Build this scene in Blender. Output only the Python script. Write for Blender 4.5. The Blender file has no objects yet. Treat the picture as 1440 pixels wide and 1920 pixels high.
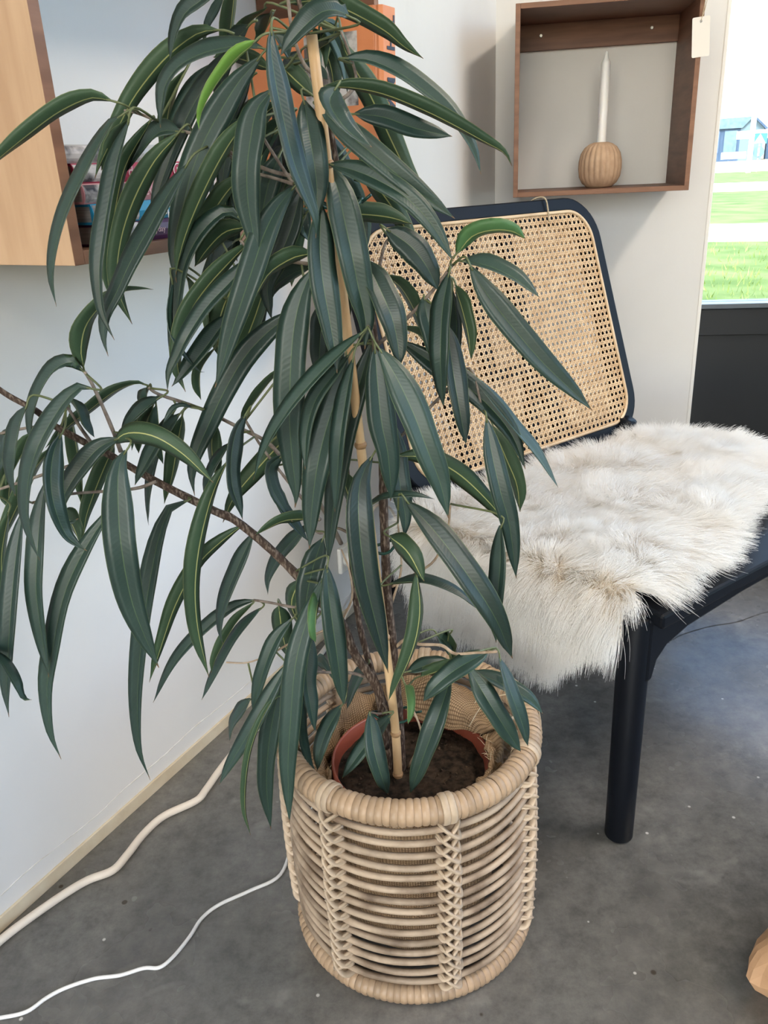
import bpy, bmesh, math, random
from mathutils import Vector, Matrix, noise

random.seed(11)
scene = bpy.context.scene
COL = scene.collection
R = math.radians

# ------------------------------------------------------------------ camera
cd = bpy.data.cameras.new('camera')
cam = bpy.data.objects.new('camera', cd); COL.objects.link(cam)
cd.sensor_fit = 'VERTICAL'; cd.sensor_height = 24.0; cd.lens = 24.0 * 1540 / 1920
cd.clip_start = 0.02; cd.clip_end = 500
_r = Vector((0.99880, -0.01877, -0.04526)); _u = Vector((0.04900, 0.38257, 0.92263)); _b = Vector((0.0, -0.92374, 0.38303))
cam.matrix_world = Matrix(((_r.x, _u.x, _b.x, 0), (_r.y, _u.y, _b.y, 0), (_r.z, _u.z, _b.z, 0.87), (0, 0, 0, 1)))
scene.camera = cam

# ------------------------------------------------------------------ sky, sun, exposure
SUN_AZ, SUN_EL = 205, 40
world = bpy.data.worlds.new('world'); scene.world = world; world.use_nodes = True
wn = world.node_tree.nodes; wl = world.node_tree.links
bg = wn['Background']
sky = wn.new('ShaderNodeTexSky'); sky.sky_type = 'NISHITA'; sky.sun_disc = False
sky.sun_elevation = R(SUN_EL); sky.sun_rotation = R(SUN_AZ); sky.air_density = 1.0; sky.dust_density = 2.2; sky.ozone_density = 1.0
wl.new(sky.outputs[0], bg.inputs[0]); bg.inputs[1].default_value = 0.5
sd = bpy.data.lights.new('sun', 'SUN'); sd.energy = 2.0; sd.angle = R(0.6); sd.color = (1.0, 0.93, 0.82)
sun = bpy.data.objects.new('sun', sd); COL.objects.link(sun)
_sv = Vector((math.sin(R(SUN_AZ)) * math.cos(R(SUN_EL)), math.cos(R(SUN_AZ)) * math.cos(R(SUN_EL)), math.sin(R(SUN_EL))))
sun.rotation_euler = (-_sv).to_track_quat('-Z', 'Y').to_euler()
sun.location = _sv * 20
vs = scene.view_settings
vs.view_transform = 'Standard'; vs.look = 'None'; vs.gamma = 1.0; vs.use_curve_mapping = False
vs.exposure = 1.22
FILL_W = 24.0

# ------------------------------------------------------------------ helpers
def tag(o, label=None, cat=None, group=None, kind=None):
    if label: o['label'] = label
    if cat: o['category'] = cat
    if group: o['group'] = group
    if kind: o['kind'] = kind
    return o

def empty(name, loc=(0, 0, 0), rz=0.0, label=None, cat=None, group=None, kind=None):
    o = bpy.data.objects.new(name, None); COL.objects.link(o)
    o.location = loc; o.rotation_euler = (0, 0, rz); o.empty_display_size = 0.05
    return tag(o, label, cat, group, kind)

def nvec(p):
    return Vector((noise.noise(p), noise.noise(p + Vector((31.4, 7.7, 2.1))), noise.noise(p + Vector((5.2, 47.3, 19.6)))))

class MB:
    """collects faces; build() links one mesh object (world coordinates unless a parent space is given)"""
    def __init__(self): self.v = []; self.f = []; self.m = []; self.uv = None
    def add(self, vs_, fs_, mi=0):
        b = len(self.v); self.v += [tuple(p) for p in vs_]; self.f += [tuple(i + b for i in f) for f in fs_]; self.m += [mi] * len(fs_)
    def hexa(self, c, mi=0):   # 8 corners: bottom 4 ccw, top 4 ccw
        self.add(c, [(3, 2, 1, 0), (4, 5, 6, 7), (0, 1, 5, 4), (1, 2, 6, 5), (2, 3, 7, 6), (3, 0, 4, 7)], mi)
    def box(self, lo, hi, fr=None, mi=0):
        x0, y0, z0 = lo; x1, y1, z1 = hi
        c = [(x0, y0, z0), (x1, y0, z0), (x1, y1, z0), (x0, y1, z0), (x0, y0, z1), (x1, y0, z1), (x1, y1, z1), (x0, y1, z1)]
        if fr: c = [fr(*p) for p in c]
        self.hexa(c, mi)
    def prism(self, poly, a, b, fr, mi=0):  # poly of 2-D points, extruded between a and b on the third axis through fr(p0,p1,h)
        n = len(poly)
        vs_ = [fr(p[0], p[1], a) for p in poly] + [fr(p[0], p[1], b) for p in poly]
        fs_ = [tuple(range(n - 1, -1, -1)), tuple(range(n, 2 * n))] + [(i, (i + 1) % n, n + (i + 1) % n, n + i) for i in range(n)]
        self.add(vs_, fs_, mi)
    def tube(self, pts, rad, n=10, closed=False, mi=0, flat=1.0, ref=None):
        pts = [Vector(p) for p in pts]; m = len(pts)
        rad = rad if isinstance(rad, (list, tuple)) else [rad] * m
        T = []
        for i in range(m):
            if closed: t = pts[(i + 1) % m] - pts[i - 1]
            else: t = pts[min(i + 1, m - 1)] - pts[max(i - 1, 0)]
            T.append(t.normalized() if t.length > 1e-9 else Vector((0, 0, 1)))
        ref = Vector(ref) if ref else (Vector((0, 0, 1)) if abs(T[0].z) < 0.9 else Vector((1, 0, 0)))
        u = (ref - T[0] * ref.dot(T[0])).normalized()
        vs_ = []
        for i in range(m):
            u = (u - T[i] * u.dot(T[i])).normalized(); w = T[i].cross(u)
            for k in range(n):
                a = 2 * math.pi * k / n
                vs_.append(pts[i] + (u * math.cos(a) + w * (math.sin(a) * flat)) * rad[i])
        fs_ = []
        for i in range(m if closed else m - 1):
            j = (i + 1) % m
            for k in range(n):
                fs_.append((i * n + k, i * n + (k + 1) % n, j * n + (k + 1) % n, j * n + k))
        if not closed:
            fs_.append(tuple(range(n - 1, -1, -1))); fs_.append(tuple((m - 1) * n + k for k in range(n)))
        self.add(vs_, fs_, mi)
    def lathe(self, prof, c=(0, 0, 0), n=48, mi=0, rfun=None, closed=False):
        m = len(prof); vs_ = []
        for (r, z) in prof:
            for k in range(n):
                a = 2 * math.pi * k / n
                rr = r * (rfun(a, z) if rfun else 1)
                vs_.append((c[0] + rr * math.cos(a), c[1] + rr * math.sin(a), c[2] + z))
        fs_ = []
        for i in range(m if closed else m - 1):
            j = (i + 1) % m
            for k in range(n):
                fs_.append((i * n + k, i * n + (k + 1) % n, j * n + (k + 1) % n, j * n + k))
        if not closed:
            if prof[0][0] > 1e-4: fs_.append(tuple(range(n - 1, -1, -1)))
            if prof[-1][0] > 1e-4: fs_.append(tuple((m - 1) * n + k for k in range(n)))
        self.add(vs_, fs_, mi)
    def build(self, name, mat, parent=None, smooth=False, bevel=0, sub=0, world=True):
        me = bpy.data.meshes.new(name); me.from_pydata(self.v, [], self.f)
        mats = mat if isinstance(mat, (list, tuple)) else [mat]
        for mm in mats: me.materials.append(mm)
        if len(mats) > 1:
            me.polygons.foreach_set('material_index', self.m)
        bm = bmesh.new(); bm.from_mesh(me); bmesh.ops.recalc_face_normals(bm, faces=bm.faces); bm.to_mesh(me); bm.free()
        if smooth: me.polygons.foreach_set('use_smooth', [True] * len(me.polygons))
        me.update()
        return link(name, me, parent, bevel, sub, smooth, world)

def link(name, me, parent=None, bevel=0, sub=0, smooth=False, world=True):
    o = bpy.data.objects.new(name, me); COL.objects.link(o)
    if parent is not None:
        o.parent = parent
        if world: o.matrix_parent_inverse = world_of(parent).inverted()
    if bevel:
        b = o.modifiers.new('bevel', 'BEVEL'); b.width = bevel; b.segments = 2; b.limit_method = 'ANGLE'; b.angle_limit = R(40)
    if sub:
        s = o.modifiers.new('sub', 'SUBSURF'); s.levels = sub; s.render_levels = sub
    return o

def world_of(o):
    m = Matrix.LocRotScale(o.location, o.rotation_euler, o.scale)
    return (world_of(o.parent) @ o.matrix_parent_inverse @ m) if o.parent else m

def smooth_path(P, k=6, closed=False):
    P = [Vector(p) for p in P]; out = []; n = len(P)
    for i in range(n if closed else n - 1):
        if closed: a, b, c, d = P[i - 1], P[i], P[(i + 1) % n], P[(i + 2) % n]
        else:
            b, c = P[i], P[i + 1]
            a = P[i - 1] if i else b * 2 - c
            d = P[i + 2] if i + 2 < n else c * 2 - b
        for s in range(k):
            t = s / k
            out.append(0.5 * ((2 * b) + (c - a) * t + (2 * a - 5 * b + 4 * c - d) * t * t + (3 * b - a - 3 * c + d) * t ** 3))
    if not closed: out.append(P[-1])
    return out

# ------------------------------------------------------------------ materials
def newmat(name):
    m = bpy.data.materials.new(name); m.use_nodes = True
    nt = m.node_tree; return m, nt.nodes, nt.links, nt.nodes['Principled BSDF']

def setp(p, col=None, rough=None, spec=None, **kw):
    if col is not None: p.inputs['Base Color'].default_value = (*col, 1)
    if rough is not None: p.inputs['Roughness'].default_value = rough
    if spec is not None: p.inputs['Specular IOR Level'].default_value = spec
    for k, v in kw.items(): p.inputs[k.replace('_', ' ')].default_value = v

def plain(name, col, rough=0.5, spec=0.5, **kw):
    m, N, Lk, p = newmat(name); setp(p, col, rough, spec, **kw); return m

def noisy(name, c1, c2, scale=8.0, rough=0.5, spec=0.5, detail=4.0, stretch=(1, 1, 1), bump=0.0, bscale=None, coord='Object', contrast=(0.35, 0.65), rnd=0.0):
    m, N, Lk, p = newmat(name); setp(p, c1, rough, spec)
    tc = N.new('ShaderNodeTexCoord'); mp = N.new('ShaderNodeMapping'); mp.inputs['Scale'].default_value = stretch
    Lk.new(tc.outputs[coord], mp.inputs['Vector'])
    nz = N.new('ShaderNodeTexNoise'); nz.inputs['Scale'].default_value = scale; nz.inputs['Detail'].default_value = detail
    Lk.new(mp.outputs[0], nz.inputs['Vector'])
    cr = N.new('ShaderNodeValToRGB'); cr.color_ramp.elements[0].color = (*c1, 1); cr.color_ramp.elements[1].color = (*c2, 1)
    cr.color_ramp.elements[0].position, cr.color_ramp.elements[1].position = contrast
    Lk.new(nz.outputs['Fac'], cr.inputs[0])
    out = cr.outputs[0]
    if rnd:
        oi = N.new('ShaderNodeObjectInfo'); hs = N.new('ShaderNodeHueSaturation')
        mr = N.new('ShaderNodeMapRange'); mr.inputs['To Min'].default_value = 1 - rnd; mr.inputs['To Max'].default_value = 1 + rnd
        Lk.new(oi.outputs['Random'], mr.inputs['Value']); Lk.new(mr.outputs[0], hs.inputs['Value']); Lk.new(out, hs.inputs['Color']); out = hs.outputs[0]
    Lk.new(out, p.inputs['Base Color'])
    if bump:
        n2 = N.new('ShaderNodeTexNoise'); n2.inputs['Scale'].default_value = bscale or scale * 4; n2.inputs['Detail'].default_value = 5
        Lk.new(mp.outputs[0], n2.inputs['Vector'])
        bp = N.new('ShaderNodeBump'); bp.inputs['Strength'].default_value = bump; bp.inputs['Distance'].default_value = 0.002
        Lk.new(n2.outputs['Fac'], bp.inputs['Height']); Lk.new(bp.outputs[0], p.inputs['Normal'])
    return m

M = {}
M['wall'] = noisy('white_plaster', (0.70, 0.685, 0.665), (0.76, 0.75, 0.735), 2.2, 0.62, 0.35, 5, bump=0.25, bscale=38)
M['ceiling'] = plain('ceiling_paint', (0.8, 0.8, 0.79), 0.8)
M['skirting'] = noisy('bare_beige_plaster', (0.55, 0.45, 0.31), (0.66, 0.58, 0.44), 14, 0.7, 0.3, 5, bump=0.4)
M['ridge'] = noisy('paint_ridge', (0.62, 0.58, 0.52), (0.78, 0.76, 0.72), 60, 0.5, 0.4, bump=0.8, bscale=150)
M['wood_box'] = noisy('brown_wood', (0.125, 0.056, 0.034), (0.20, 0.095, 0.058), 7, 0.5, 0.35, 6, (1, 1, 9), bump=0.08)
M['wood_edge'] = noisy('brown_wood_edge', (0.19, 0.092, 0.055), (0.27, 0.135, 0.080), 9, 0.5, 0.35, 6, (1, 1, 6), bump=0.08)
M['wood_lit'] = noisy('brown_wood_lit', (0.46, 0.285, 0.165), (0.60, 0.40, 0.245), 5, 0.5, 0.35, 7, (7, 7, 0.8), bump=0.08)  # same shelf wood, with strong light on it painted into the colour
M['black_wood'] = plain('blue_black_lacquer', (0.004, 0.0055, 0.009), 0.45, 0.18)
M['black_frame'] = plain('black_aluminium', (0.012, 0.014, 0.017), 0.4, 0.5)
M['sill'] = plain('sill_metal', (0.10, 0.12, 0.14), 0.3, 0.6)
M['cane'] = noisy('cane', (0.62, 0.41, 0.22), (0.76, 0.55, 0.33), 40, 0.45, 0.4, 3)
M['cane_spline'] = noisy('cane_spline', (0.60, 0.42, 0.25), (0.72, 0.54, 0.35), 20, 0.45, 0.4, 3)
M['rattan'] = noisy('rattan_rod', (0.17, 0.115, 0.075), (0.46, 0.35, 0.25), 26, 0.5, 0.35, 5, rnd=0.14, bump=0.2, bscale=120, contrast=(0.28, 0.58))
M['rattan_wrap'] = noisy('rattan_strip', (0.33, 0.22, 0.135), (0.49, 0.35, 0.225), 30, 0.42, 0.45, 4, rnd=0.16, bump=0.12, bscale=120)
M['rattan_lash'] = noisy('rattan_lashing', (0.42, 0.315, 0.215), (0.57, 0.45, 0.33), 40, 0.45, 0.45, 3, rnd=0.10)
M['pot'] = noisy('terracotta_plastic', (0.25, 0.055, 0.03), (0.33, 0.085, 0.05), 12, 0.4, 0.5)
M['soil'] = noisy('potting_soil', (0.010, 0.007, 0.005), (0.055, 0.036, 0.024), 110, 0.95, 0.2, 6, bump=1.0, bscale=200)
M['clod'] = noisy('soil_clod', (0.02, 0.013, 0.009), (0.09, 0.06, 0.04), 90, 0.95, 0.2, 4)
M['bamboo'] = noisy('bamboo', (0.50, 0.31, 0.15), (0.68, 0.47, 0.26), 9, 0.4, 0.45, 4, (6, 6, 1))
M['bamboo_node'] = plain('bamboo_node', (0.36, 0.21, 0.10), 0.5)
M['tie'] = plain('green_plastic_tie', (0.006, 0.045, 0.032), 0.4)
M['bark'] = noisy('speckled_bark', (0.055, 0.034, 0.024), (0.26, 0.20, 0.155), 420, 0.8, 0.3, 3, (1, 1, 0.3), bump=0.5, bscale=300, contrast=(0.48, 0.72))
M['twig'] = noisy('grey_twig', (0.14, 0.105, 0.085), (0.28, 0.23, 0.19), 130, 0.7, 0.3, 3, bump=0.3)
M['dry'] = noisy('dry_twig', (0.34, 0.24, 0.16), (0.52, 0.40, 0.29), 90, 0.7, 0.3, 3)
M['petiole'] = plain('leaf_stalk', (0.115, 0.135, 0.055), 0.45)
M['wax'] = plain('white_wax', (0.86, 0.85, 0.84), 0.35, 0.5, Subsurface_Weight=0.3, Subsurface_Radius=(0.01, 0.008, 0.006))
M['wick'] = plain('wick', (0.75, 0.73, 0.70), 0.8)
M['holder'] = noisy('sanded_clay', (0.46, 0.31, 0.205), (0.53, 0.365, 0.245), 60, 0.75, 0.25, 3)
M['steel'] = plain('screw_steel', (0.35, 0.35, 0.36), 0.35, 0.5, Metallic=1.0)
M['card'] = plain('cream_card', (0.80, 0.76, 0.70), 0.7)
M['string'] = noisy('jute_string', (0.42, 0.33, 0.22), (0.58, 0.48, 0.34), 300, 0.9, 0.2, 2)
M['cable'] = plain('cream_cable', (0.70, 0.62, 0.53), 0.42)
M['cable_w'] = plain('white_cable', (0.80, 0.79, 0.77), 0.38)
M['plastic_w'] = plain('white_plastic', (0.82, 0.80, 0.76), 0.4)
M['kraft'] = noisy('kraft_paper', (0.50, 0.29, 0.155), (0.60, 0.37, 0.21), 16, 0.6, 0.4, 4, bump=0.3)
M['pages'] = noisy('book_pages', (0.36, 0.34, 0.32), (0.50, 0.48, 0.45), 14, 0.8, 0.2, 3, (1, 1, 60))
M['crack'] = plain('crack_shadow', (0.06, 0.06, 0.06), 0.9)

def floor_material():
    m, N, Lk, p = newmat('polished_concrete')
    tc = N.new('ShaderNodeTexCoord')
    def nz(scale, detail=5, rough=0.6, dist=0.0):
        t = N.new('ShaderNodeTexNoise'); t.inputs['Scale'].default_value = scale; t.inputs['Detail'].default_value = detail
        t.inputs['Roughness'].default_value = rough; t.inputs['Distortion'].default_value = dist
        Lk.new(tc.outputs['Object'], t.inputs['Vector']); return t.outputs['Fac']
    def ramp(fac, a, b, ca, cb):
        c = N.new('ShaderNodeValToRGB'); c.color_ramp.elements[0].position = a; c.color_ramp.elements[1].position = b
        c.color_ramp.elements[0].color = (*ca, 1); c.color_ramp.elements[1].color = (*cb, 1); Lk.new(fac, c.inputs[0]); return c.outputs[0]
    def mix(fac, a, b, mode='MIX'):
        x = N.new('ShaderNodeMix'); x.data_type = 'RGBA'; x.blend_type = mode
        if hasattr(fac, 'links'): Lk.new(fac, x.inputs[0])
        else: x.inputs[0].default_value = fac
        Lk.new(a, x.inputs[6]); Lk.new(b, x.inputs[7]); return x.outputs[2]
    base = ramp(nz(2.3, 7, 0.62, 0.4), 0.34, 0.70, (0.100, 0.097, 0.090), (0.195, 0.189, 0.178))
    fine = ramp(nz(34, 8, 0.78), 0.3, 0.7, (0.62, 0.62, 0.63), (1.30, 1.28, 1.25))
    c = mix(1.0, base, fine, 'MULTIPLY')
    stain = ramp(nz(9, 3, 0.5, 0.8), 0.62, 0.72, (0, 0, 0), (1, 1, 1))
    pale = N.new('ShaderNodeRGB'); pale.outputs[0].default_value = (0.33, 0.315, 0.29, 1)
    half = N.new('ShaderNodeMath'); half.operation = 'MULTIPLY'; half.inputs[1].default_value = 0.4; Lk.new(stain, half.inputs[0])
    c = mix(half.outputs[0], c, pale.outputs[0])
    vo = N.new('ShaderNodeTexVoronoi'); vo.inputs['Scale'].default_value = 19; vo.inputs['Randomness'].default_value = 1; Lk.new(tc.outputs['Object'], vo.inputs['Vector'])
    spot = ramp(vo.outputs['Distance'], 0.035, 0.05, (1, 1, 1), (0, 0, 0))
    white = N.new('ShaderNodeRGB'); white.outputs[0].default_value = (0.5, 0.48, 0.45, 1)
    c = mix(spot, c, white.outputs[0])
    vo2 = N.new('ShaderNodeTexVoronoi'); vo2.inputs['Scale'].default_value = 9.3; Lk.new(tc.outputs['Object'], vo2.inputs['Vector'])
    sp2 = ramp(vo2.outputs['Distance'], 0.03, 0.04, (1, 1, 1), (0, 0, 0))
    dark = N.new('ShaderNodeRGB'); dark.outputs[0].default_value = (0.05, 0.04, 0.03, 1)
    c = mix(sp2, c, dark.outputs[0])
    Lk.new(c, p.inputs['Base Color'])
    rr = ramp(nz(5, 4), 0.3, 0.7, (0.17, 0.17, 0.17), (0.32, 0.32, 0.32)); Lk.new(rr, p.inputs['Roughness'])
    p.inputs['Specular IOR Level'].default_value = 0.5
    bp = N.new('ShaderNodeBump'); bp.inputs['Strength'].default_value = 0.12; bp.inputs['Distance'].default_value = 0.002
    Lk.new(nz(60, 5), bp.inputs['Height']); Lk.new(bp.outputs[0], p.inputs['Normal'])
    return m
M['floor'] = floor_material()

def glass_material():
    m = bpy.data.materials.new('window_glass'); m.use_nodes = True
    N = m.node_tree.nodes; Lk = m.node_tree.links; N.remove(N['Principled BSDF'])
    out = N['Material Output']; tr = N.new('ShaderNodeBsdfTransparent'); gl = N.new('ShaderNodeBsdfGlossy'); gl.inputs['Roughness'].default_value = 0.02
    tr.inputs[0].default_value = (0.95, 0.97, 0.97, 1)
    fr = N.new('ShaderNodeFresnel'); fr.inputs[0].default_value = 1.45
    mx = N.new('ShaderNodeMixShader'); Lk.new(fr.outputs[0], mx.inputs[0]); Lk.new(tr.outputs[0], mx.inputs[1]); Lk.new(gl.outputs[0], mx.inputs[2])
    Lk.new(mx.outputs[0], out.inputs[0]); return m
M['glass'] = glass_material()

def leaf_material(name, upper, tone):
    """UV: x runs across the blade (0..1, midrib at .5), y from base to tip"""
    m, N, Lk, p = newmat(name)
    uv = N.new('ShaderNodeUVMap'); sep = N.new('ShaderNodeSeparateXYZ'); Lk.new(uv.outputs[0], sep.inputs[0])
    def mth(op, a, b=None):
        x = N.new('ShaderNodeMath'); x.operation = op
        for i, q in enumerate((a, b)):
            if q is None: continue
            if hasattr(q, 'links'): Lk.new(q, x.inputs[i])
            else: x.inputs[i].default_value = q
        return x.outputs[0]
    across = mth('ABSOLUTE', mth('SUBTRACT', sep.outputs[0], 0.5))      # 0 midrib .. .5 margin
    oi = N.new('ShaderNodeObjectInfo')
    nz = N.new('ShaderNodeTexNoise'); nz.inputs['Scale'].default_value = 45; tc = N.new('ShaderNodeTexCoord'); Lk.new(tc.outputs['Object'], nz.inputs['Vector'])
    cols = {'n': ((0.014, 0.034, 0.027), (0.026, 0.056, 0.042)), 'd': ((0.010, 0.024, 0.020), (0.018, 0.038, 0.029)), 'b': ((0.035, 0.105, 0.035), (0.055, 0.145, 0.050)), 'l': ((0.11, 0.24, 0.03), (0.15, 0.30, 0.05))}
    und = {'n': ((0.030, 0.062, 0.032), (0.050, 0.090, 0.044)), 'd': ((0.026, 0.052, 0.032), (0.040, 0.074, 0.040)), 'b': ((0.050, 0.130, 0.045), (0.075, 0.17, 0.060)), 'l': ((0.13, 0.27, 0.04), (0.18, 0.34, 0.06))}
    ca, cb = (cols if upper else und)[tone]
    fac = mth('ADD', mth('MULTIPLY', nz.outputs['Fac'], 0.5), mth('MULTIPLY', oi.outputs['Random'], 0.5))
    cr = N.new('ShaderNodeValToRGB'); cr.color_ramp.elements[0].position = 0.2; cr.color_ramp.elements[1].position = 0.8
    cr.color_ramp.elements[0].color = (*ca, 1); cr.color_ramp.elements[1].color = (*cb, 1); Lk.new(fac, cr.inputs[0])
    def mixc(f, a, col):
        x = N.new('ShaderNodeMix'); x.data_type = 'RGBA'; Lk.new(f, x.inputs[0]); Lk.new(a, x.inputs[6]); x.inputs[7].default_value = (*col, 1); return x.outputs[2]
    def mask(v, lo, hi):   # 1 below lo, 0 above hi
        r = N.new('ShaderNodeMapRange'); r.inputs['From Min'].default_value = lo; r.inputs['From Max'].default_value = hi
        r.inputs['To Min'].default_value = 1; r.inputs['To Max'].default_value = 0; Lk.new(v, r.inputs['Value']); return r.outputs[0]
    c = cr.outputs[0]
    # lateral veins: fine slanted stripes
    vein = mth('SINE', mth('MULTIPLY', mth('SUBTRACT', sep.outputs[1], mth('MULTIPLY', across, 0.10)), 260.0))
    vm = mth('MULTIPLY', mask(mth('ABSOLUTE', mth('SUBTRACT', vein, 1.0)), 0.0, 0.5), 0.05)
    c = mixc(vm, c, (0.075, 0.13, 0.075))
    if upper:
        rib = mth('MULTIPLY', mask(across, 0.008, 0.026), 0.38); c = mixc(rib, c, (0.13, 0.20, 0.07))
        edge = mth('MULTIPLY', mask(mth('SUBTRACT', 0.5, across), 0.010, 0.035), 0.45); c = mixc(edge, c, (0.22, 0.30, 0.13))
    else:
        rib = mask(across, 0.016, 0.034); c = mixc(rib, c, (0.42, 0.42, 0.16))
        edge = mth('MULTIPLY', mask(mth('SUBTRACT', 0.5, across), 0.010, 0.035), 0.5); c = mixc(edge, c, (0.33, 0.36, 0.15))
    tip = mask(mth('SUBTRACT', 1.0, sep.outputs[1]), 0.012, 0.028); c = mixc(tip, c, (0.16, 0.085, 0.035))
    Lk.new(c, p.inputs['Base Color'])
    p.inputs['Roughness'].default_value = 0.42 if upper else 0.50
    p.inputs['Specular IOR Level'].default_value = 0.5 if upper else 0.35
    bp = N.new('ShaderNodeBump'); bp.inputs['Strength'].default_value = 0.06; bp.inputs['Distance'].default_value = 0.0004
    Lk.new(vein, bp.inputs['Height']); Lk.new(bp.outputs[0], p.inputs['Normal'])
    return m
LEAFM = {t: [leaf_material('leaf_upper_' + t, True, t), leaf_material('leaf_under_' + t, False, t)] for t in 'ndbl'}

def burlap_material():
    m, N, Lk, p = newmat('burlap')
    uv = N.new('ShaderNodeUVMap'); sep = N.new('ShaderNodeSeparateXYZ'); Lk.new(uv.outputs[0], sep.inputs[0])
    def sine(v, k):
        a = N.new('ShaderNodeMath'); a.operation = 'MULTIPLY'; a.inputs[1].default_value = k; Lk.new(v, a.inputs[0])
        s = N.new('ShaderNodeMath'); s.operation = 'SINE'; Lk.new(a.outputs[0], s.inputs[0])
        b = N.new('ShaderNodeMath'); b.operation = 'ABSOLUTE'; Lk.new(s.outputs[0], b.inputs[0]); return b.outputs[0]
    a = sine(sep.outputs[0], 950.0); b = sine(sep.outputs[1], 950.0)
    mul = N.new('ShaderNodeMath'); mul.operation = 'MULTIPLY'; Lk.new(a, mul.inputs[0]); Lk.new(b, mul.inputs[1])
    nz = N.new('ShaderNodeTexNoise'); nz.inputs['Scale'].default_value = 60; tc = N.new('ShaderNodeTexCoord'); Lk.new(tc.outputs['Object'], nz.inputs['Vector'])
    ad = N.new('ShaderNodeMath'); ad.operation = 'MULTIPLY_ADD'; ad.inputs[1].default_value = 0.6; Lk.new(nz.outputs['Fac'], ad.inputs[0]); Lk.new(mul.outputs[0], ad.inputs[2])
    cr = N.new('ShaderNodeValToRGB'); cr.color_ramp.elements[0].position = 0.15; cr.color_ramp.elements[1].position = 1.0
    cr.color_ramp.elements[0].color = (0.10, 0.060, 0.032, 1); cr.color_ramp.elements[1].color = (0.42, 0.285, 0.17, 1); Lk.new(ad.outputs[0], cr.inputs[0])
    Lk.new(cr.outputs[0], p.inputs['Base Color']); setp(p, None, 0.95, 0.1)
    bp = N.new('ShaderNodeBump'); bp.inputs['Strength'].default_value = 0.6; bp.inputs['Distance'].default_value = 0.001
    Lk.new(mul.outputs[0], bp.inputs['Height']); Lk.new(bp.outputs[0], p.inputs['Normal'])
    return m
M['burlap'] = burlap_material()

# ------------------------------------------------------------------ the room
A = Vector((-0.51431, 0.77103, 0)); WD = Vector((0.48938, 0.87207, 0)); WN = Vector((0.87207, -0.48938, 0))   # left wall: point, along, into the room
C = Vector((0.3266, 2.2695, 0)); BD = Vector((0.98629, -0.16505, 0)); BN = Vector((-0.16505, -0.98629, 0))      # back wall
def LW(s, o, z): p = A + WD * s + WN * o; return (p.x, p.y, z)
def BW(s, o, z): p = C + BD * s + BN * o; return (p.x, p.y, z)
S_C = (C - A).dot(WD)
S_END = 0.533            # end of the plastered back wall; glazing runs on from here
S_WIN = 1.95
ROOM_H = 2.75
near = A - WD * 4.6
rear_l = (near.x, near.y); corner = (C.x, C.y)
wr = C + BD * S_WIN
cb = C - BN * 0.22; wb2 = wr - BN * 0.22      # the slab runs on under the glazing
plan = [rear_l, corner, (cb.x, cb.y), (wb2.x, wb2.y), (2.25, -3.6), (near.x + 0.1, -3.6)]
def slab(name, poly, z0, z1, mat):
    b = MB(); b.prism(poly, z0, z1, lambda x, y, z: (x, y, z)); o = b.build(name, mat); o['kind'] = 'structure'; return o
floor_o = slab('floor', plan, -0.12, 0.0, M['floor'])
slab('ceiling', plan, ROOM_H, ROOM_H + 0.12, M['ceiling'])
b = MB(); b.box((-4.6, -0.12, 0), (S_C + 0.05, 0, ROOM_H), LW); wl_ = b.build('wall_left', M['wall']); wl_['kind'] = 'structure'
b = MB(); b.box((-0.06, -0.10, 0), (S_END, 0, ROOM_H), BW); wb_ = b.build('wall_back', M['wall']); wb_['kind'] = 'structure'
b = MB(); b.box((S_END - 0.004, -0.06, 0.02), (S_END + 0.006, 0.0015, ROOM_H - 0.02), BW)
t_ = b.build('trim_1', M['plastic_w'], bevel=0.002); t_['kind'] = 'structure'
b = MB(); b.box((-4.6, 0, 0), (S_C - 0.004, 0.004, 0.021), LW); bb = b.build('baseboard_left', M['skirting'], bevel=0.001); bb['kind'] = 'structure'
# uneven edge of paint above the bare strip
b = MB(); pts = []
for i in range(160):
    s = -0.6 + 2.2 * i / 159
    pts.append(LW(s, 0.0002, 0.046 + 0.006 * noise.noise(Vector((s * 9, 0, 0))) + 0.0015 * noise.noise(Vector((s * 60, 3, 0)))))
b.tube(pts, [0.0004 + 0.0012 * abs(noise.noise(Vector((i * 0.7, 1, 2)))) for i in range(160)], 6)
b.build('paint_ridge', M['ridge'], wl_, smooth=True)
# crack in the concrete
b = MB(); cp = smooth_path([(0.500, 1.360, 0), (0.516, 1.372, 0), (0.545, 1.372, 0), (0.575, 1.392, 0), (0.638, 1.417, 0), (0.70, 1.43, 0), (0.774, 1.462, 0), (0.9, 1.49, 0)], 5)
for i in range(len(cp) - 1):
    w = 0.0011 + 0.0008 * noise.noise(cp[i] * 50); dd = (cp[i + 1] - cp[i]).normalized(); sd_ = Vector((-dd.y, dd.x, 0)) * w
    j = Vector((0, 0, 0.0004))
    b.add([cp[i] - sd_ + j, cp[i + 1] - sd_ + j, cp[i + 1] + sd_ + j, cp[i] + sd_ + j], [(0, 1, 2, 3)])
b.build('crack', M['crack'], floor_o)

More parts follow.
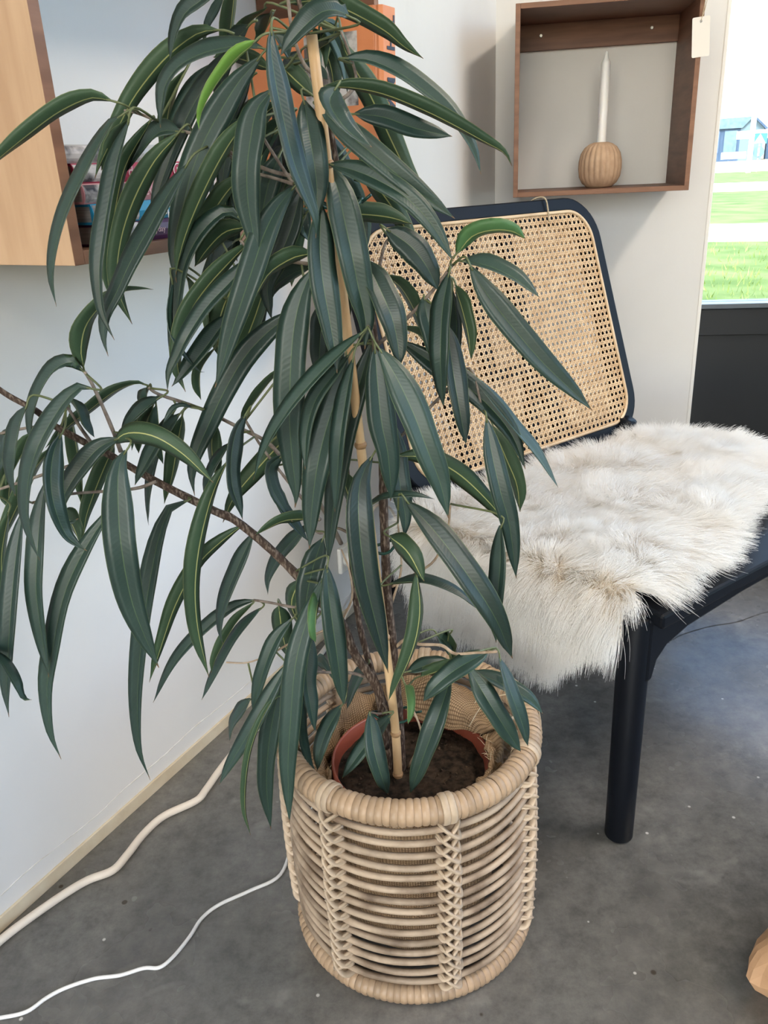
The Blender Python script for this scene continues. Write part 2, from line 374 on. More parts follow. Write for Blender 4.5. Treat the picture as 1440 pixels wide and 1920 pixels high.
def glazing(idx, fr, s0, s1, sill, head, bays, panel=True):
    """black framed glazing along fr(s, o, z): solid lower panel, sill, mullions, panes"""
    root = empty('window_%d' % idx, fr(s0, 0, 0), kind='structure')
    b = MB(); b.box((s0, -0.05, 0.0), (s1, 0.0, sill - 0.055), fr); b.build('lower_panel', M['black_frame'], root)
    b = MB(); b.box((s0, -0.055, sill - 0.095), (s1, 0.012, sill - 0.022), fr); b.build('bottom_rail', M['black_frame'], root, bevel=0.003)
    b = MB(); b.box((s0, -0.06, sill - 0.021), (s1, 0.02, sill - 0.008), fr); b.build('window_sill', M['sill'], root, bevel=0.002)
    b = MB(); b.box((s0, -0.055, head), (s1, 0.01, head + 0.06), fr); b.build('top_rail', M['black_frame'], root)
    for k in range(bays + 1):
        s = s0 + (s1 - s0) * k / bays
        if k == 0: continue
        b = MB(); b.box((s - 0.03, -0.055, 0.0), (s + 0.03, 0.014, head), fr); b.build('mullion', M['black_frame'], root, bevel=0.003)
    for k in range(bays):
        a0 = s0 + (s1 - s0) * k / bays + (0.03 if k else 0.0); a1 = s0 + (s1 - s0) * (k + 1) / bays - 0.03
        b = MB(); b.box((a0, -0.03, sill - 0.008), (a1, -0.024, head), fr); b.build('pane', M['glass'], root)
    return root
def BWw(s, o, z): return BW(s, o - 0.10, z)
glazing(1, BWw, S_END + 0.004, S_WIN, 0.505, 2.35, 2)
b = MB(); b.box((S_END, -0.2, 2.41), (S_WIN, -0.05, ROOM_H), BW); o = b.build('wall_header', M['wall']); o['kind'] = 'structure'
e0 = Vector((wr.x, wr.y, 0)); e1 = Vector((2.25, -3.6, 0)); ed = (e1 - e0).normalized(); en = Vector((ed.y, -ed.x, 0)) * 1.0
if en.dot(Vector((-1, 0, 0))) < 0: en = -en
def RW(s, o, z): p = e0 + ed * s + en * o; return (p.x, p.y, z)
LR = (e1 - e0).length
glazing(2, RW, 0.05, LR - 0.05, 0.45, 2.40, 4)
b = MB(); b.box((0, -0.1, 2.46), (LR, 0.05, ROOM_H), RW); o = b.build('wall_right', M['wall']); o['kind'] = 'structure'
g0 = Vector((near.x, -3.6, 0)); g1 = Vector((2.25, -3.6, 0))
def GW(s, o, z): return (near.x + s, -3.6 + o, z)
LG = 2.25 - near.x
glazing(3, GW, 0.1, 3.2, 0.45, 2.40, 3)
b = MB(); b.box((3.2, -0.1, 0), (LG, 0.05, 2.46), GW); o = b.build('wall_rear_solid', M['wall']); o['kind'] = 'structure'
b = MB(); b.box((0, -0.1, 2.46), (LG, 0.05, ROOM_H), GW); o = b.build('wall_rear', M['wall']); o['kind'] = 'structure'
b = MB(); b.box((near.x - 0.12, -3.7, 0), (near.x + 0.1, near.y + 0.02, ROOM_H)); o = b.build('wall_rear_return', M['wall']); o['kind'] = 'structure'

# added fill lamps with housings, out of view, to brighten the room
def fill_lamp(x, y, w, label):
    root = empty('fill_lamp', (x, y, ROOM_H), label=label, cat='lamp', group='added unseen ceiling fill lamps')
    b = MB(); b.box((x - 0.16, y - 0.62, ROOM_H - 0.05), (x + 0.16, y + 0.62, ROOM_H)); b.build('housing', M['plastic_w'], root)
    ld = bpy.data.lights.new('fill_light', 'AREA'); ld.shape = 'RECTANGLE'; ld.size = 0.26; ld.size_y = 1.15; ld.energy = w; ld.color = (1.0, 0.87, 0.72)
    lo = bpy.data.objects.new('fill_light', ld); COL.objects.link(lo); lo.parent = root; lo.location = (0, 0, -0.056)
fill_lamp(1.75, 0.60, FILL_W, 'added unseen fill lamp at the ceiling beside the tall side glazing')
fill_lamp(0.10, -2.2, FILL_W * 0.5, 'added unseen fill lamp at the ceiling towards the rear glazing')

# ------------------------------------------------------------------ plant data: stems (kind, radius at start and end, points) and leaves (tone, width, upper side normal, points)
BRANCHES = [
    ('trunk',0.0063,0.00167,[[0.0046,0.775,0.2056],[0.0052,0.7738,0.286],[0.002,0.7725,0.387],[-0.0007,0.7712,0.4462],[-0.0007,0.77,0.4991],[-0.0001,0.7687,0.5617],[0.001,0.7675,0.5975],[0.0009,0.7662,0.663],[-0.0004,0.765,0.7196],[-0.005,0.7638,0.7637],[-0.0132,0.7625,0.8059],[-0.0197,0.7612,0.8375],[-0.0255,0.76,0.8763],[-0.0312,0.7588,0.9214],[-0.0382,0.7575,0.9567],[-0.0461,0.7562,0.9905],[-0.0504,0.755,1.0121]]),
    ('trunk',0.00566,0.0022,[[-0.0102,0.775,0.212],[-0.0074,0.7793,0.2885],[-0.0187,0.7836,0.3335],[-0.026,0.7879,0.3665],[-0.034,0.7921,0.4159],[-0.0373,0.7964,0.4794],[-0.0365,0.8007,0.5399],[-0.0358,0.805,0.5978]]),
    ('trunk',0.00618,0.00236,[[-0.0121,0.775,0.2546],[-0.0153,0.7717,0.3309],[-0.0395,0.7683,0.3866],[-0.0512,0.765,0.4279],[-0.0706,0.7617,0.4554],[-0.0887,0.7583,0.4845],[-0.119,0.755,0.5253],[-0.1482,0.7517,0.5576],[-0.1672,0.7483,0.5703],[-0.2173,0.745,0.6043],[-0.2527,0.7417,0.6322],[-0.2753,0.7383,0.6486],[-0.3002,0.735,0.6679],[-0.312,0.7317,0.6831],[-0.3332,0.7283,0.7],[-0.3504,0.725,0.7186]]),
    ('twig',0.00221,0.0014,[[-0.2393,0.725,0.6423],[-0.2421,0.7225,0.6621],[-0.2467,0.72,0.6865],[-0.2516,0.7175,0.7083],[-0.2552,0.715,0.72]]),
    ('twig',0.00196,0.00117,[[-0.2643,0.725,0.6508],[-0.2699,0.7183,0.6698],[-0.2729,0.7117,0.6852],[-0.2741,0.705,0.6944]]),
    ('twig',0.00255,0.00149,[[-0.047,0.795,0.506],[-0.0657,0.7893,0.5552],[-0.0919,0.7836,0.5966],[-0.1099,0.7779,0.6264],[-0.1335,0.7721,0.6442],[-0.1718,0.7664,0.6691],[-0.2053,0.7607,0.6852],[-0.214,0.755,0.6948]]),
    ('twig',0.00218,0.00126,[[-0.0659,0.775,0.5433],[-0.0766,0.77,0.5624],[-0.0926,0.765,0.5892],[-0.1145,0.76,0.6281],[-0.127,0.755,0.6579]]),
    ('twig',0.00177,0.00126,[[-0.2144,0.735,0.6079],[-0.2377,0.7317,0.6028],[-0.2994,0.7283,0.6019],[-0.3311,0.725,0.5962]]),
    ('twig',0.00172,0.00123,[[-0.2563,0.725,0.6406],[-0.2983,0.7217,0.6293],[-0.3546,0.7183,0.614],[-0.3661,0.715,0.6117]]),
    ('twig',0.00145,0.00121,[[-0.2961,0.725,0.6707],[-0.3222,0.725,0.669],[-0.3459,0.725,0.6652]]),
    ('twig',0.00226,0.00113,[[-0.0253,0.755,0.8762],[-0.0405,0.7575,0.8686],[-0.0633,0.76,0.8696],[-0.0858,0.7625,0.8757],[-0.1121,0.765,0.8886],[-0.1379,0.7675,0.9035],[-0.1588,0.77,0.9103],[-0.1881,0.7725,0.9232],[-0.2026,0.775,0.9272]]),
    ('twig',0.00214,0.0011,[[-0.0133,0.765,0.8057],[-0.0303,0.7633,0.8201],[-0.0476,0.7617,0.8387],[-0.0639,0.76,0.8633],[-0.0756,0.7583,0.8827],[-0.0868,0.7567,0.9037],[-0.089,0.755,0.9237]]),
    ('twig',0.00174,0.00124,[[-0.0349,0.755,0.9409],[-0.0468,0.7525,0.9527],[-0.0541,0.75,0.9752],[-0.0553,0.7475,0.9967],[-0.058,0.745,1.0106]]),
    ('twig',0.00221,0.00115,[[-0.0051,0.775,0.7621],[-0.0285,0.769,0.7783],[-0.0464,0.763,0.7937],[-0.0739,0.757,0.8002],[-0.1008,0.751,0.8065],[-0.1123,0.745,0.8208]]),
    ('twig',0.00167,0.00123,[[-0.0747,0.765,0.7995],[-0.0955,0.7683,0.7862],[-0.1113,0.7717,0.7772],[-0.128,0.775,0.7632]]),
    ('twig',0.00159,0.00115,[[-0.0635,0.755,0.8633],[-0.0863,0.7617,0.8706],[-0.1049,0.7683,0.8757],[-0.1182,0.775,0.8891]]),
    ('twig',0.00176,0.00114,[[-0.0311,0.755,0.9212],[-0.0141,0.7675,0.9293],[-0.0055,0.78,0.9419],[-0.0103,0.7925,0.9634],[-0.0163,0.805,0.9811]]),
    ('twig',0.00226,0.00142,[[-0.0004,0.775,0.7176],[0.0248,0.7683,0.7389],[0.0516,0.7617,0.766],[0.0711,0.755,0.7899]]),
    ('twig',0.00204,0.00138,[[-0.0017,0.775,0.6922],[-0.0016,0.755,0.7167],[-0.003,0.735,0.7389],[-0.0059,0.715,0.7471]]),
    ('twig',0.00197,0.0012,[[-0.0051,0.775,0.7621],[0.0048,0.775,0.7844],[0.0128,0.775,0.8096],[0.0207,0.775,0.8143]]),
    ('twig',0.00185,0.00125,[[0.0023,0.775,0.6116],[0.0299,0.7675,0.6399],[0.0609,0.76,0.6721],[0.0855,0.7525,0.698],[0.0969,0.745,0.6588]]),
    ('dry',0.0017,0.00106,[[0.0046,0.775,0.4625],[0.0304,0.77,0.4794],[0.0499,0.765,0.4963],[0.0627,0.76,0.5281],[0.0665,0.755,0.562]]),
    ('dry',0.00143,0.00096,[[0.0038,0.775,0.4432],[0.0148,0.7683,0.4842],[0.0147,0.7617,0.518],[0.0133,0.755,0.5447]]),
    ('dry',0.00205,0.00128,[[0.0044,0.775,0.3867],[0.0161,0.7583,0.4064],[0.0301,0.7417,0.4106],[0.0518,0.725,0.4184],[0.0638,0.7083,0.4186],[0.0823,0.6917,0.4287],[0.1018,0.675,0.4393]]),
    ('dry',0.00144,0.00085,[[-0.0547,0.775,0.4236],[-0.0752,0.769,0.415],[-0.1028,0.763,0.409],[-0.1284,0.757,0.3982],[-0.1528,0.751,0.3927],[-0.1746,0.745,0.3979]]),
    ('twig',0.00172,0.00142,[[-0.0655,0.775,0.4341],[-0.0879,0.775,0.4405],[-0.107,0.775,0.4449],[-0.1253,0.775,0.4504],[-0.1431,0.775,0.4546]]),
    ('twig',0.00208,0.00136,[[-0.0211,0.775,0.3466],[-0.0434,0.76,0.367],[-0.0765,0.745,0.3802],[-0.0967,0.73,0.3966],[-0.1061,0.715,0.4134]]),
    ('twig',0.0015,0.00112,[[-0.0151,0.775,0.3213],[-0.0077,0.755,0.321],[-0.0135,0.735,0.3303],[-0.0254,0.715,0.3471]]),
    ('dry',0.00144,0.00084,[[-0.0518,0.775,0.4234],[-0.0387,0.7783,0.4503],[-0.0398,0.7817,0.4805],[-0.0468,0.785,0.5044]]),
    ('twig',0.00169,0.00109,[[-0.0378,0.795,0.5179],[-0.051,0.7883,0.5277],[-0.0676,0.7817,0.5254],[-0.0745,0.775,0.5378]]),
    ('dry',0.00138,0.00092,[[0.0134,0.775,0.2223],[0.0299,0.765,0.2749],[0.019,0.755,0.3265],[0.0148,0.745,0.3546]]),
]
LEAVES = [
    ('n',0.0216,[-0.52,0.41,0.75],[[-0.1987,0.7248,0.9307],[-0.2127,0.7199,0.9336],[-0.2377,0.715,0.9246],[-0.2644,0.7109,0.909],[-0.2896,0.7076,0.8929],[-0.3057,0.7043,0.8808]]),
    ('n',0.0216,[-0.46,0.76,0.47],[[-0.1188,0.7885,0.9844],[-0.1366,0.7925,0.9838],[-0.1668,0.7965,0.9674],[-0.1969,0.8006,0.9419],[-0.2138,0.7976,0.9194],[-0.2344,0.7947,0.8903],[-0.2419,0.7917,0.8754]]),
    ('n',0.0231,[-0.36,-0.7,0.62],[[-0.0796,0.7566,0.9659],[-0.095,0.7546,0.9682],[-0.1098,0.7525,0.9667],[-0.127,0.7505,0.9635],[-0.1461,0.7484,0.9554],[-0.1587,0.7494,0.9439],[-0.1642,0.7504,0.9314],[-0.1679,0.7514,0.9171],[-0.169,0.7524,0.9112]]),
    ('n',0.0211,[-0.6,-0.73,0.31],[[-0.1042,0.7667,1.0148],[-0.1262,0.7697,1.0034],[-0.1413,0.7727,0.9952],[-0.1508,0.7741,0.9819],[-0.1561,0.7738,0.9694],[-0.1584,0.7736,0.9621]]),
    ('n',0.0105,[-0.62,-0.79,0.0],[[-0.114,0.8137,1.0141],[-0.1266,0.826,1.0028],[-0.1342,0.8383,0.9969],[-0.1372,0.8342,0.9862],[-0.1401,0.8301,0.9763]]),
    ('n',0.0233,[-0.74,0.5,0.45],[[-0.1075,0.8398,1.0263],[-0.1176,0.8735,1.0077],[-0.1257,0.8924,0.989],[-0.132,0.8965,0.9581]]),
    ('n',0.0208,[-0.58,0.29,0.76],[[-0.0803,0.8279,1.0052],[-0.0974,0.8474,0.9995],[-0.1121,0.8584,0.9892],[-0.1267,0.8611,0.9721]]),
    ('n',0.0229,[-0.42,0.16,0.89],[[-0.0787,0.8467,1.004],[-0.0908,0.8907,0.9961],[-0.1049,0.8917,0.9836]]),
    ('n',0.0203,[-0.36,-0.92,0.16],[[-0.1044,0.7755,0.9693],[-0.1155,0.7772,0.9603],[-0.1326,0.7789,0.9434],[-0.1475,0.7806,0.9259],[-0.1611,0.7822,0.9059],[-0.1769,0.7838,0.879],[-0.1893,0.7853,0.8554],[-0.1975,0.7869,0.8355]]),
    ('n',0.0246,[-0.05,-1.0,0.05],[[-0.0816,0.7525,0.9587],[-0.0994,0.7509,0.9433],[-0.1168,0.7492,0.9226],[-0.1323,0.7475,0.9013],[-0.1462,0.7458,0.8775],[-0.1583,0.7463,0.8488],[-0.1675,0.7467,0.8233],[-0.1723,0.7471,0.8035],[-0.1723,0.7476,0.7877]]),
    ('l',0.0204,[-0.85,0.21,0.48],[[-0.0804,0.7227,0.9665],[-0.0959,0.7159,0.9556],[-0.1124,0.7091,0.9382],[-0.124,0.7053,0.922],[-0.128,0.7047,0.9128],[-0.1284,0.704,0.9053]]),
    ('n',0.0222,[0.24,0.6,0.76],[[-0.078,0.7819,0.954],[-0.0934,0.7851,0.9602],[-0.1113,0.7883,0.9653],[-0.1254,0.7918,0.9651]]),
    ('n',0.0223,[0.68,-0.7,0.22],[[-0.0656,0.7027,0.9702],[-0.067,0.697,0.9581],[-0.0649,0.6913,0.9328],[-0.0607,0.6855,0.907],[-0.0557,0.6798,0.8808],[-0.0494,0.6813,0.8598],[-0.0435,0.6828,0.842],[-0.0427,0.6842,0.832],[-0.0434,0.6857,0.8232]]),
    ('n',0.0248,[0.28,-0.94,0.18],[[-0.0481,0.7387,0.9255],[-0.0457,0.7292,0.9047],[-0.0427,0.7197,0.8807],[-0.0418,0.7222,0.8607],[-0.0438,0.7246,0.836]]),
    ('n',0.0217,[-0.19,-0.89,0.41],[[-0.0081,0.7356,0.981],[-0.0159,0.7285,0.9849],[-0.0279,0.7214,0.9836],[-0.0404,0.718,0.9755],[-0.0536,0.7182,0.9644],[-0.0626,0.7184,0.9551]]),
    ('n',0.0233,[0.42,0.65,0.64],[[-0.0554,0.776,0.9996],[-0.0316,0.7776,1.0007],[-0.0095,0.7793,0.9933],[0.0195,0.7792,0.978],[0.0353,0.7774,0.9655],[0.0513,0.7755,0.9548]]),
    ('n',0.0225,[0.42,-0.76,0.49],[[-0.0148,0.7791,0.9581],[0.0052,0.7794,0.9565],[0.0293,0.7797,0.9464],[0.0514,0.7801,0.9314],[0.0692,0.7789,0.9163],[0.0825,0.7763,0.899],[0.0926,0.7736,0.8817],[0.0988,0.771,0.863]]),
    ('n',0.0219,[0.39,0.55,0.74],[[-0.031,0.758,0.9363],[-0.0113,0.7565,0.9353],[0.0169,0.755,0.9289],[0.0493,0.7535,0.9155],[0.0733,0.7527,0.9036],[0.0977,0.7525,0.8904],[0.1157,0.7523,0.8802],[0.1226,0.7521,0.8687]]),
    ('n',0.0208,[0.2,-0.96,0.21],[[-0.0081,0.7587,0.9152],[0.0162,0.7601,0.9114],[0.0406,0.7633,0.9024],[0.0738,0.7683,0.8945]]),
    ('n',0.0254,[0.25,0.96,0.13],[[-0.0172,0.8316,0.9786],[-0.0112,0.8382,0.9646],[0.0043,0.8449,0.9387],[0.0142,0.8516,0.9188],[0.0248,0.854,0.8956],[0.0365,0.8522,0.8717],[0.0487,0.8503,0.8522],[0.0559,0.8485,0.8374]]),
    ('n',0.0238,[0.06,-0.97,0.24],[[-0.0346,0.7339,0.918],[-0.0191,0.7258,0.9033],[0.0063,0.7177,0.8817],[0.0302,0.7129,0.8616],[0.0504,0.7114,0.8458],[0.0696,0.7099,0.8315]]),
    ('n',0.0236,[0.37,-0.66,0.65],[[-0.0209,0.7104,0.9307],[-0.026,0.6958,0.9207],[-0.0206,0.6812,0.9086],[-0.0101,0.6811,0.8966],[0.0043,0.6809,0.8871]]),
    ('n',0.0209,[-0.01,-0.92,0.38],[[-0.0306,0.7318,0.8771],[-0.0123,0.724,0.8722],[0.0054,0.7163,0.8647],[0.0254,0.7085,0.8531],[0.0412,0.7055,0.8391],[0.0544,0.7025,0.8215],[0.0668,0.6996,0.7991]]),
    ('n',0.0227,[0.03,0.97,0.26],[[-0.0057,0.8118,0.8869],[0.0127,0.8214,0.8636],[0.0345,0.8264,0.8463],[0.0545,0.8269,0.8383]]),
    ('n',0.0236,[0.12,0.96,0.25],[[-0.0061,0.8306,0.8827],[0.0077,0.8425,0.8589],[0.0249,0.8545,0.8338],[0.0386,0.8511,0.811],[0.0485,0.8476,0.7983]]),
    ('n',0.0236,[-0.04,0.91,0.41],[[-0.0297,0.7791,0.8371],[-0.0013,0.7874,0.8346],[0.0204,0.7923,0.8306],[0.0382,0.7938,0.8242]]),
    ('n',0.0315,[0.25,-0.96,0.15],[[-0.0337,0.7421,0.8765],[-0.0257,0.7348,0.8598],[-0.0213,0.7275,0.8348],[-0.0163,0.7203,0.8053],[-0.0125,0.7212,0.7789],[-0.008,0.7222,0.7515],[-0.0099,0.7231,0.7259]]),
    ('n',0.026,[0.29,-0.94,0.17],[[-0.0394,0.7308,0.846],[-0.0418,0.7247,0.8275],[-0.043,0.7186,0.8068],[-0.0415,0.7125,0.7814],[-0.0383,0.7108,0.7548],[-0.0356,0.7092,0.7277],[-0.0349,0.7075,0.7093]]),
    ('d',0.0238,[-0.53,-0.84,0.1],[[-0.0223,0.7879,0.767],[-0.0292,0.787,0.7518],[-0.033,0.7856,0.7323],[-0.0339,0.7838,0.7022]]),
    ('n',0.0303,[-0.15,-0.99,0.02],[[-0.0505,0.737,0.7944],[-0.0608,0.7324,0.7775],[-0.0703,0.7277,0.749],[-0.0764,0.723,0.7126],[-0.0811,0.7213,0.6694],[-0.0824,0.7226,0.6335],[-0.082,0.7238,0.5933],[-0.0844,0.725,0.5783]]),
    ('n',0.0236,[-0.17,-0.98,0.14],[[-0.0674,0.7536,0.7625],[-0.0737,0.7521,0.7554],[-0.0955,0.7507,0.7415],[-0.1195,0.7493,0.7197],[-0.1425,0.7478,0.6879],[-0.1601,0.7473,0.6582],[-0.1757,0.7467,0.6302],[-0.1825,0.7462,0.6092],[-0.1827,0.7456,0.5874]]),
    ('n',0.0213,[-0.64,-0.57,0.53],[[-0.0107,0.7112,0.743],[-0.0297,0.702,0.7288],[-0.0536,0.6928,0.709],[-0.0784,0.6896,0.683],[-0.1003,0.6923,0.6519],[-0.1159,0.6951,0.6191]]),
    ('n',0.0207,[-0.54,-0.65,0.53],[[-0.024,0.7307,0.7203],[-0.0374,0.7194,0.7067],[-0.0553,0.7082,0.6864],[-0.0652,0.7036,0.6589],[-0.0691,0.699,0.6255]]),
    ('n',0.0283,[-0.2,-0.96,0.19],[[-0.0269,0.74,0.7161],[-0.0374,0.7313,0.6844],[-0.05,0.7225,0.6523],[-0.0598,0.7137,0.6197],[-0.067,0.7125,0.5835],[-0.0705,0.7113,0.5569],[-0.0727,0.7101,0.5409]]),
    ('n',0.0217,[-0.66,-0.73,0.17],[[-0.0198,0.7078,0.7216],[-0.0274,0.6982,0.6924],[-0.035,0.6886,0.657],[-0.0406,0.6922,0.6163],[-0.0449,0.6958,0.5839]]),
    ('d',0.0254,[-0.24,-0.96,0.16],[[-0.0036,0.7571,0.7262],[-0.0135,0.7529,0.6979],[-0.024,0.7487,0.669],[-0.0346,0.7444,0.6343],[-0.0435,0.7415,0.5982],[-0.0515,0.7385,0.5552],[-0.0582,0.7355,0.5106]]),
    ('n',0.0272,[0.26,-0.97,0.04],[[-0.001,0.7326,0.7236],[-0.0001,0.7273,0.6934],[0.0016,0.7219,0.66],[0.0061,0.7196,0.6299],[0.0075,0.7204,0.5926],[0.0065,0.7211,0.5816]]),
    ('n',0.0291,[0.24,-0.95,0.18],[[0.0032,0.7071,0.7285],[0.0158,0.6962,0.7071],[0.0294,0.6854,0.6763],[0.0397,0.6797,0.6463],[0.0507,0.6791,0.6138],[0.0576,0.6786,0.5793]]),
    ('n',0.0222,[0.23,-0.94,0.25],[[0.012,0.7666,0.6465],[0.0141,0.7561,0.6173],[0.0176,0.7455,0.5824],[0.0206,0.7416,0.5557],[0.0187,0.7377,0.5346]]),
    ('d',0.0264,[0.18,-0.93,0.33],[[-0.0055,0.7399,0.7995],[0.0037,0.7272,0.7818],[0.0142,0.7146,0.7562],[0.0188,0.7131,0.7334],[0.0202,0.7117,0.7104]]),
    ('d',0.0252,[0.18,-0.95,0.27],[[0.0235,0.7603,0.7242],[0.0512,0.7553,0.7041],[0.0802,0.7502,0.6838],[0.1071,0.7465,0.6579],[0.1257,0.7442,0.6315],[0.1376,0.7419,0.5995]]),
    ('n',0.0226,[0.15,-0.97,0.17],[[0.0986,0.731,0.655],[0.1025,0.7229,0.6238],[0.1095,0.7148,0.5894],[0.1183,0.7135,0.5542],[0.1256,0.7121,0.4976]]),
    ('n',0.022,[0.52,0.84,0.16],[[0.1099,0.7653,0.6365],[0.1225,0.7604,0.6048],[0.1333,0.7595,0.5767],[0.137,0.7625,0.5466]]),
    ('n',0.021,[0.66,-0.48,0.58],[[0.0858,0.755,0.6925],[0.1053,0.7514,0.6695],[0.1277,0.7479,0.6408],[0.1481,0.7451,0.6151],[0.1703,0.7423,0.5784]]),
    ('n',0.0258,[0.11,-0.97,0.24],[[0.0847,0.7331,0.7906],[0.0974,0.7244,0.7687],[0.1194,0.7158,0.7395],[0.1451,0.7103,0.7092],[0.1723,0.7079,0.6823],[0.1896,0.7055,0.665]]),
    ('n',0.0237,[0.29,-0.59,0.75],[[0.0794,0.7563,0.793],[0.0996,0.7483,0.7897],[0.123,0.7413,0.7789],[0.1457,0.7352,0.7613]]),
    ('b',0.0216,[0.01,0.71,0.7],[[0.0733,0.7374,0.8013],[0.0859,0.7311,0.816],[0.1031,0.7247,0.8208],[0.1203,0.7284,0.8185],[0.1315,0.7321,0.8113]]),
    ('n',0.0232,[-0.61,-0.78,0.16],[[0.067,0.7414,0.7852],[0.0599,0.7301,0.7561],[0.0565,0.7188,0.7212],[0.0569,0.7196,0.6924],[0.0585,0.7203,0.6701]]),
    ('n',0.0208,[0.18,-0.97,0.14],[[0.0459,0.7635,0.7636],[0.0474,0.7559,0.748],[0.0524,0.7516,0.7245],[0.0557,0.7507,0.6999]]),
    ('d',0.0236,[-0.75,-0.66,-0.09],[[0.0733,0.7811,0.7671],[0.0779,0.7902,0.7362],[0.0776,0.7965,0.7044],[0.0751,0.8,0.688]]),
    ('n',0.0226,[0.87,0.49,0.01],[[0.0748,0.7657,0.7714],[0.0803,0.7548,0.7514],[0.0851,0.7479,0.7284],[0.0862,0.7452,0.707]]),
    ('d',0.0233,[0.35,-0.93,0.14],[[0.0643,0.7402,0.7403],[0.0681,0.7258,0.7],[0.0728,0.7191,0.6672],[0.0785,0.7199,0.6338]]),
    ('d',0.0262,[0.2,-0.97,0.13],[[0.0145,0.7609,0.8227],[0.0349,0.7569,0.8077],[0.0485,0.7553,0.79],[0.0585,0.7563,0.7687]]),
    ('n',0.0238,[0.65,0.63,0.42],[[0.0072,0.7818,0.7812],[0.023,0.791,0.7732],[0.0375,0.7976,0.7494],[0.0496,0.8017,0.7151]]),
    ('n',0.0238,[0.45,0.46,0.77],[[0.0236,0.7795,0.7346],[0.0443,0.7964,0.7215],[0.0557,0.8034,0.7014]]),
    ('d',0.0295,[0.2,-0.88,0.42],[[0.0215,0.7146,0.5834],[0.0459,0.6934,0.5608],[0.0743,0.6722,0.5237],[0.0985,0.6676,0.4813],[0.1177,0.68,0.4274]]),
    ('n',0.0227,[-0.76,-0.65,0.03],[[0.1088,0.7081,0.557],[0.1072,0.6949,0.5216],[0.1029,0.6907,0.4725],[0.1038,0.6953,0.4368]]),
    ('n',0.0225,[0.41,-0.13,0.9],[[0.0018,0.7313,0.4886],[0.0358,0.7173,0.4958],[0.0678,0.708,0.4854],[0.0864,0.7033,0.471]]),
    ('n',0.0237,[-0.58,0.8,0.15],[[0.0286,0.7134,0.5081],[0.0291,0.6941,0.4746],[0.0192,0.6855,0.4356],[-0.005,0.6875,0.3796]]),
    ('n',0.0237,[0.55,0.77,-0.32],[[0.0041,0.7332,0.5403],[0.021,0.7075,0.5343],[0.0349,0.6975,0.5073]]),
    ('n',0.0224,[-0.03,1.0,0.06],[[0.0155,0.7548,0.615],[0.044,0.7567,0.6112],[0.0751,0.7587,0.5923],[0.1072,0.7614,0.5573],[0.1239,0.7641,0.5319]]),
    ('n',0.0103,[0.05,-0.41,0.91],[[-0.0206,0.7403,0.5669],[0.0007,0.7275,0.5837],[0.0285,0.7223,0.5864],[0.0487,0.7248,0.5801]]),
    ('d',0.0286,[0.31,-0.95,0.1],[[-0.0088,0.7171,0.6279],[-0.0199,0.7027,0.6113],[-0.0235,0.6883,0.5806],[-0.0207,0.681,0.5244],[-0.0128,0.6808,0.473],[-0.0035,0.6807,0.4175]]),
    ('n',0.0213,[0.54,0.82,0.17],[[-0.0395,0.757,0.6033],[-0.0334,0.7552,0.5758],[-0.0241,0.7569,0.5545]]),
    ('n',0.0222,[0.34,-0.94,0.08],[[-0.0583,0.7173,0.5196],[-0.0564,0.6957,0.4902],[-0.0525,0.6861,0.4363],[-0.0497,0.6885,0.3751]]),
    ('n',0.0237,[-0.18,-0.97,0.14],[[-0.0626,0.7129,0.5076],[-0.0768,0.6965,0.4792],[-0.0921,0.6801,0.4364],[-0.1018,0.67,0.3758],[-0.109,0.6661,0.3206],[-0.1132,0.6623,0.252]]),
    ('b',0.0235,[-0.94,0.29,-0.16],[[-0.0674,0.7136,0.4929],[-0.0706,0.6798,0.4797],[-0.0714,0.68,0.4562]]),
    ('n',0.0215,[0.59,-0.75,0.28],[[-0.0816,0.7365,0.4316],[-0.0879,0.7178,0.3925],[-0.0852,0.7059,0.3613],[-0.0825,0.7008,0.3362]]),
    ('n',0.02,[-0.44,-0.86,0.27],[[-0.1022,0.7595,0.4385],[-0.1192,0.7538,0.4201],[-0.1338,0.7482,0.3915],[-0.1467,0.7478,0.3552],[-0.1541,0.7474,0.3281]]),
    ('n',0.0203,[-0.52,-0.76,0.38],[[-0.1093,0.7355,0.3983],[-0.1279,0.7261,0.3693],[-0.1535,0.7167,0.3289],[-0.1827,0.719,0.281],[-0.1953,0.7212,0.2566]]),
    ('n',0.0253,[-0.18,-0.98,0.1],[[-0.1161,0.7555,0.3755],[-0.1301,0.75,0.3318],[-0.1414,0.7445,0.283],[-0.148,0.7428,0.2327],[-0.1489,0.7412,0.1719]]),
    ('n',0.0116,[-0.71,0.69,0.11],[[-0.1134,0.7289,0.3652],[-0.1278,0.7198,0.3631],[-0.1439,0.7106,0.3378],[-0.1582,0.7049,0.2969],[-0.1669,0.7025,0.2413],[-0.1637,0.7002,0.2029]]),
    ('n',0.0204,[-0.84,-0.45,0.3],[[-0.1596,0.7736,0.3308],[-0.1837,0.7855,0.2929],[-0.1949,0.7924,0.2595]]),
    ('n',0.0235,[0.91,-0.36,0.22],[[-0.1012,0.7528,0.3512],[-0.1051,0.7517,0.297],[-0.0998,0.7514,0.2601],[-0.0921,0.752,0.2426]]),
    ('n',0.0234,[-0.7,-0.64,0.33],[[-0.0563,0.7415,0.3392],[-0.073,0.7286,0.3163],[-0.0831,0.7214,0.2909],[-0.0863,0.7198,0.2708]]),
    ('n',0.0259,[0.05,1.0,-0.06],[[-0.1218,0.8055,0.4287],[-0.1217,0.8102,0.3896],[-0.116,0.8013,0.363]]),
    ('n',0.0233,[0.49,0.85,0.21],[[-0.0956,0.8018,0.4618],[-0.1081,0.8123,0.4289],[-0.1029,0.816,0.4026],[-0.0906,0.8128,0.3862]]),
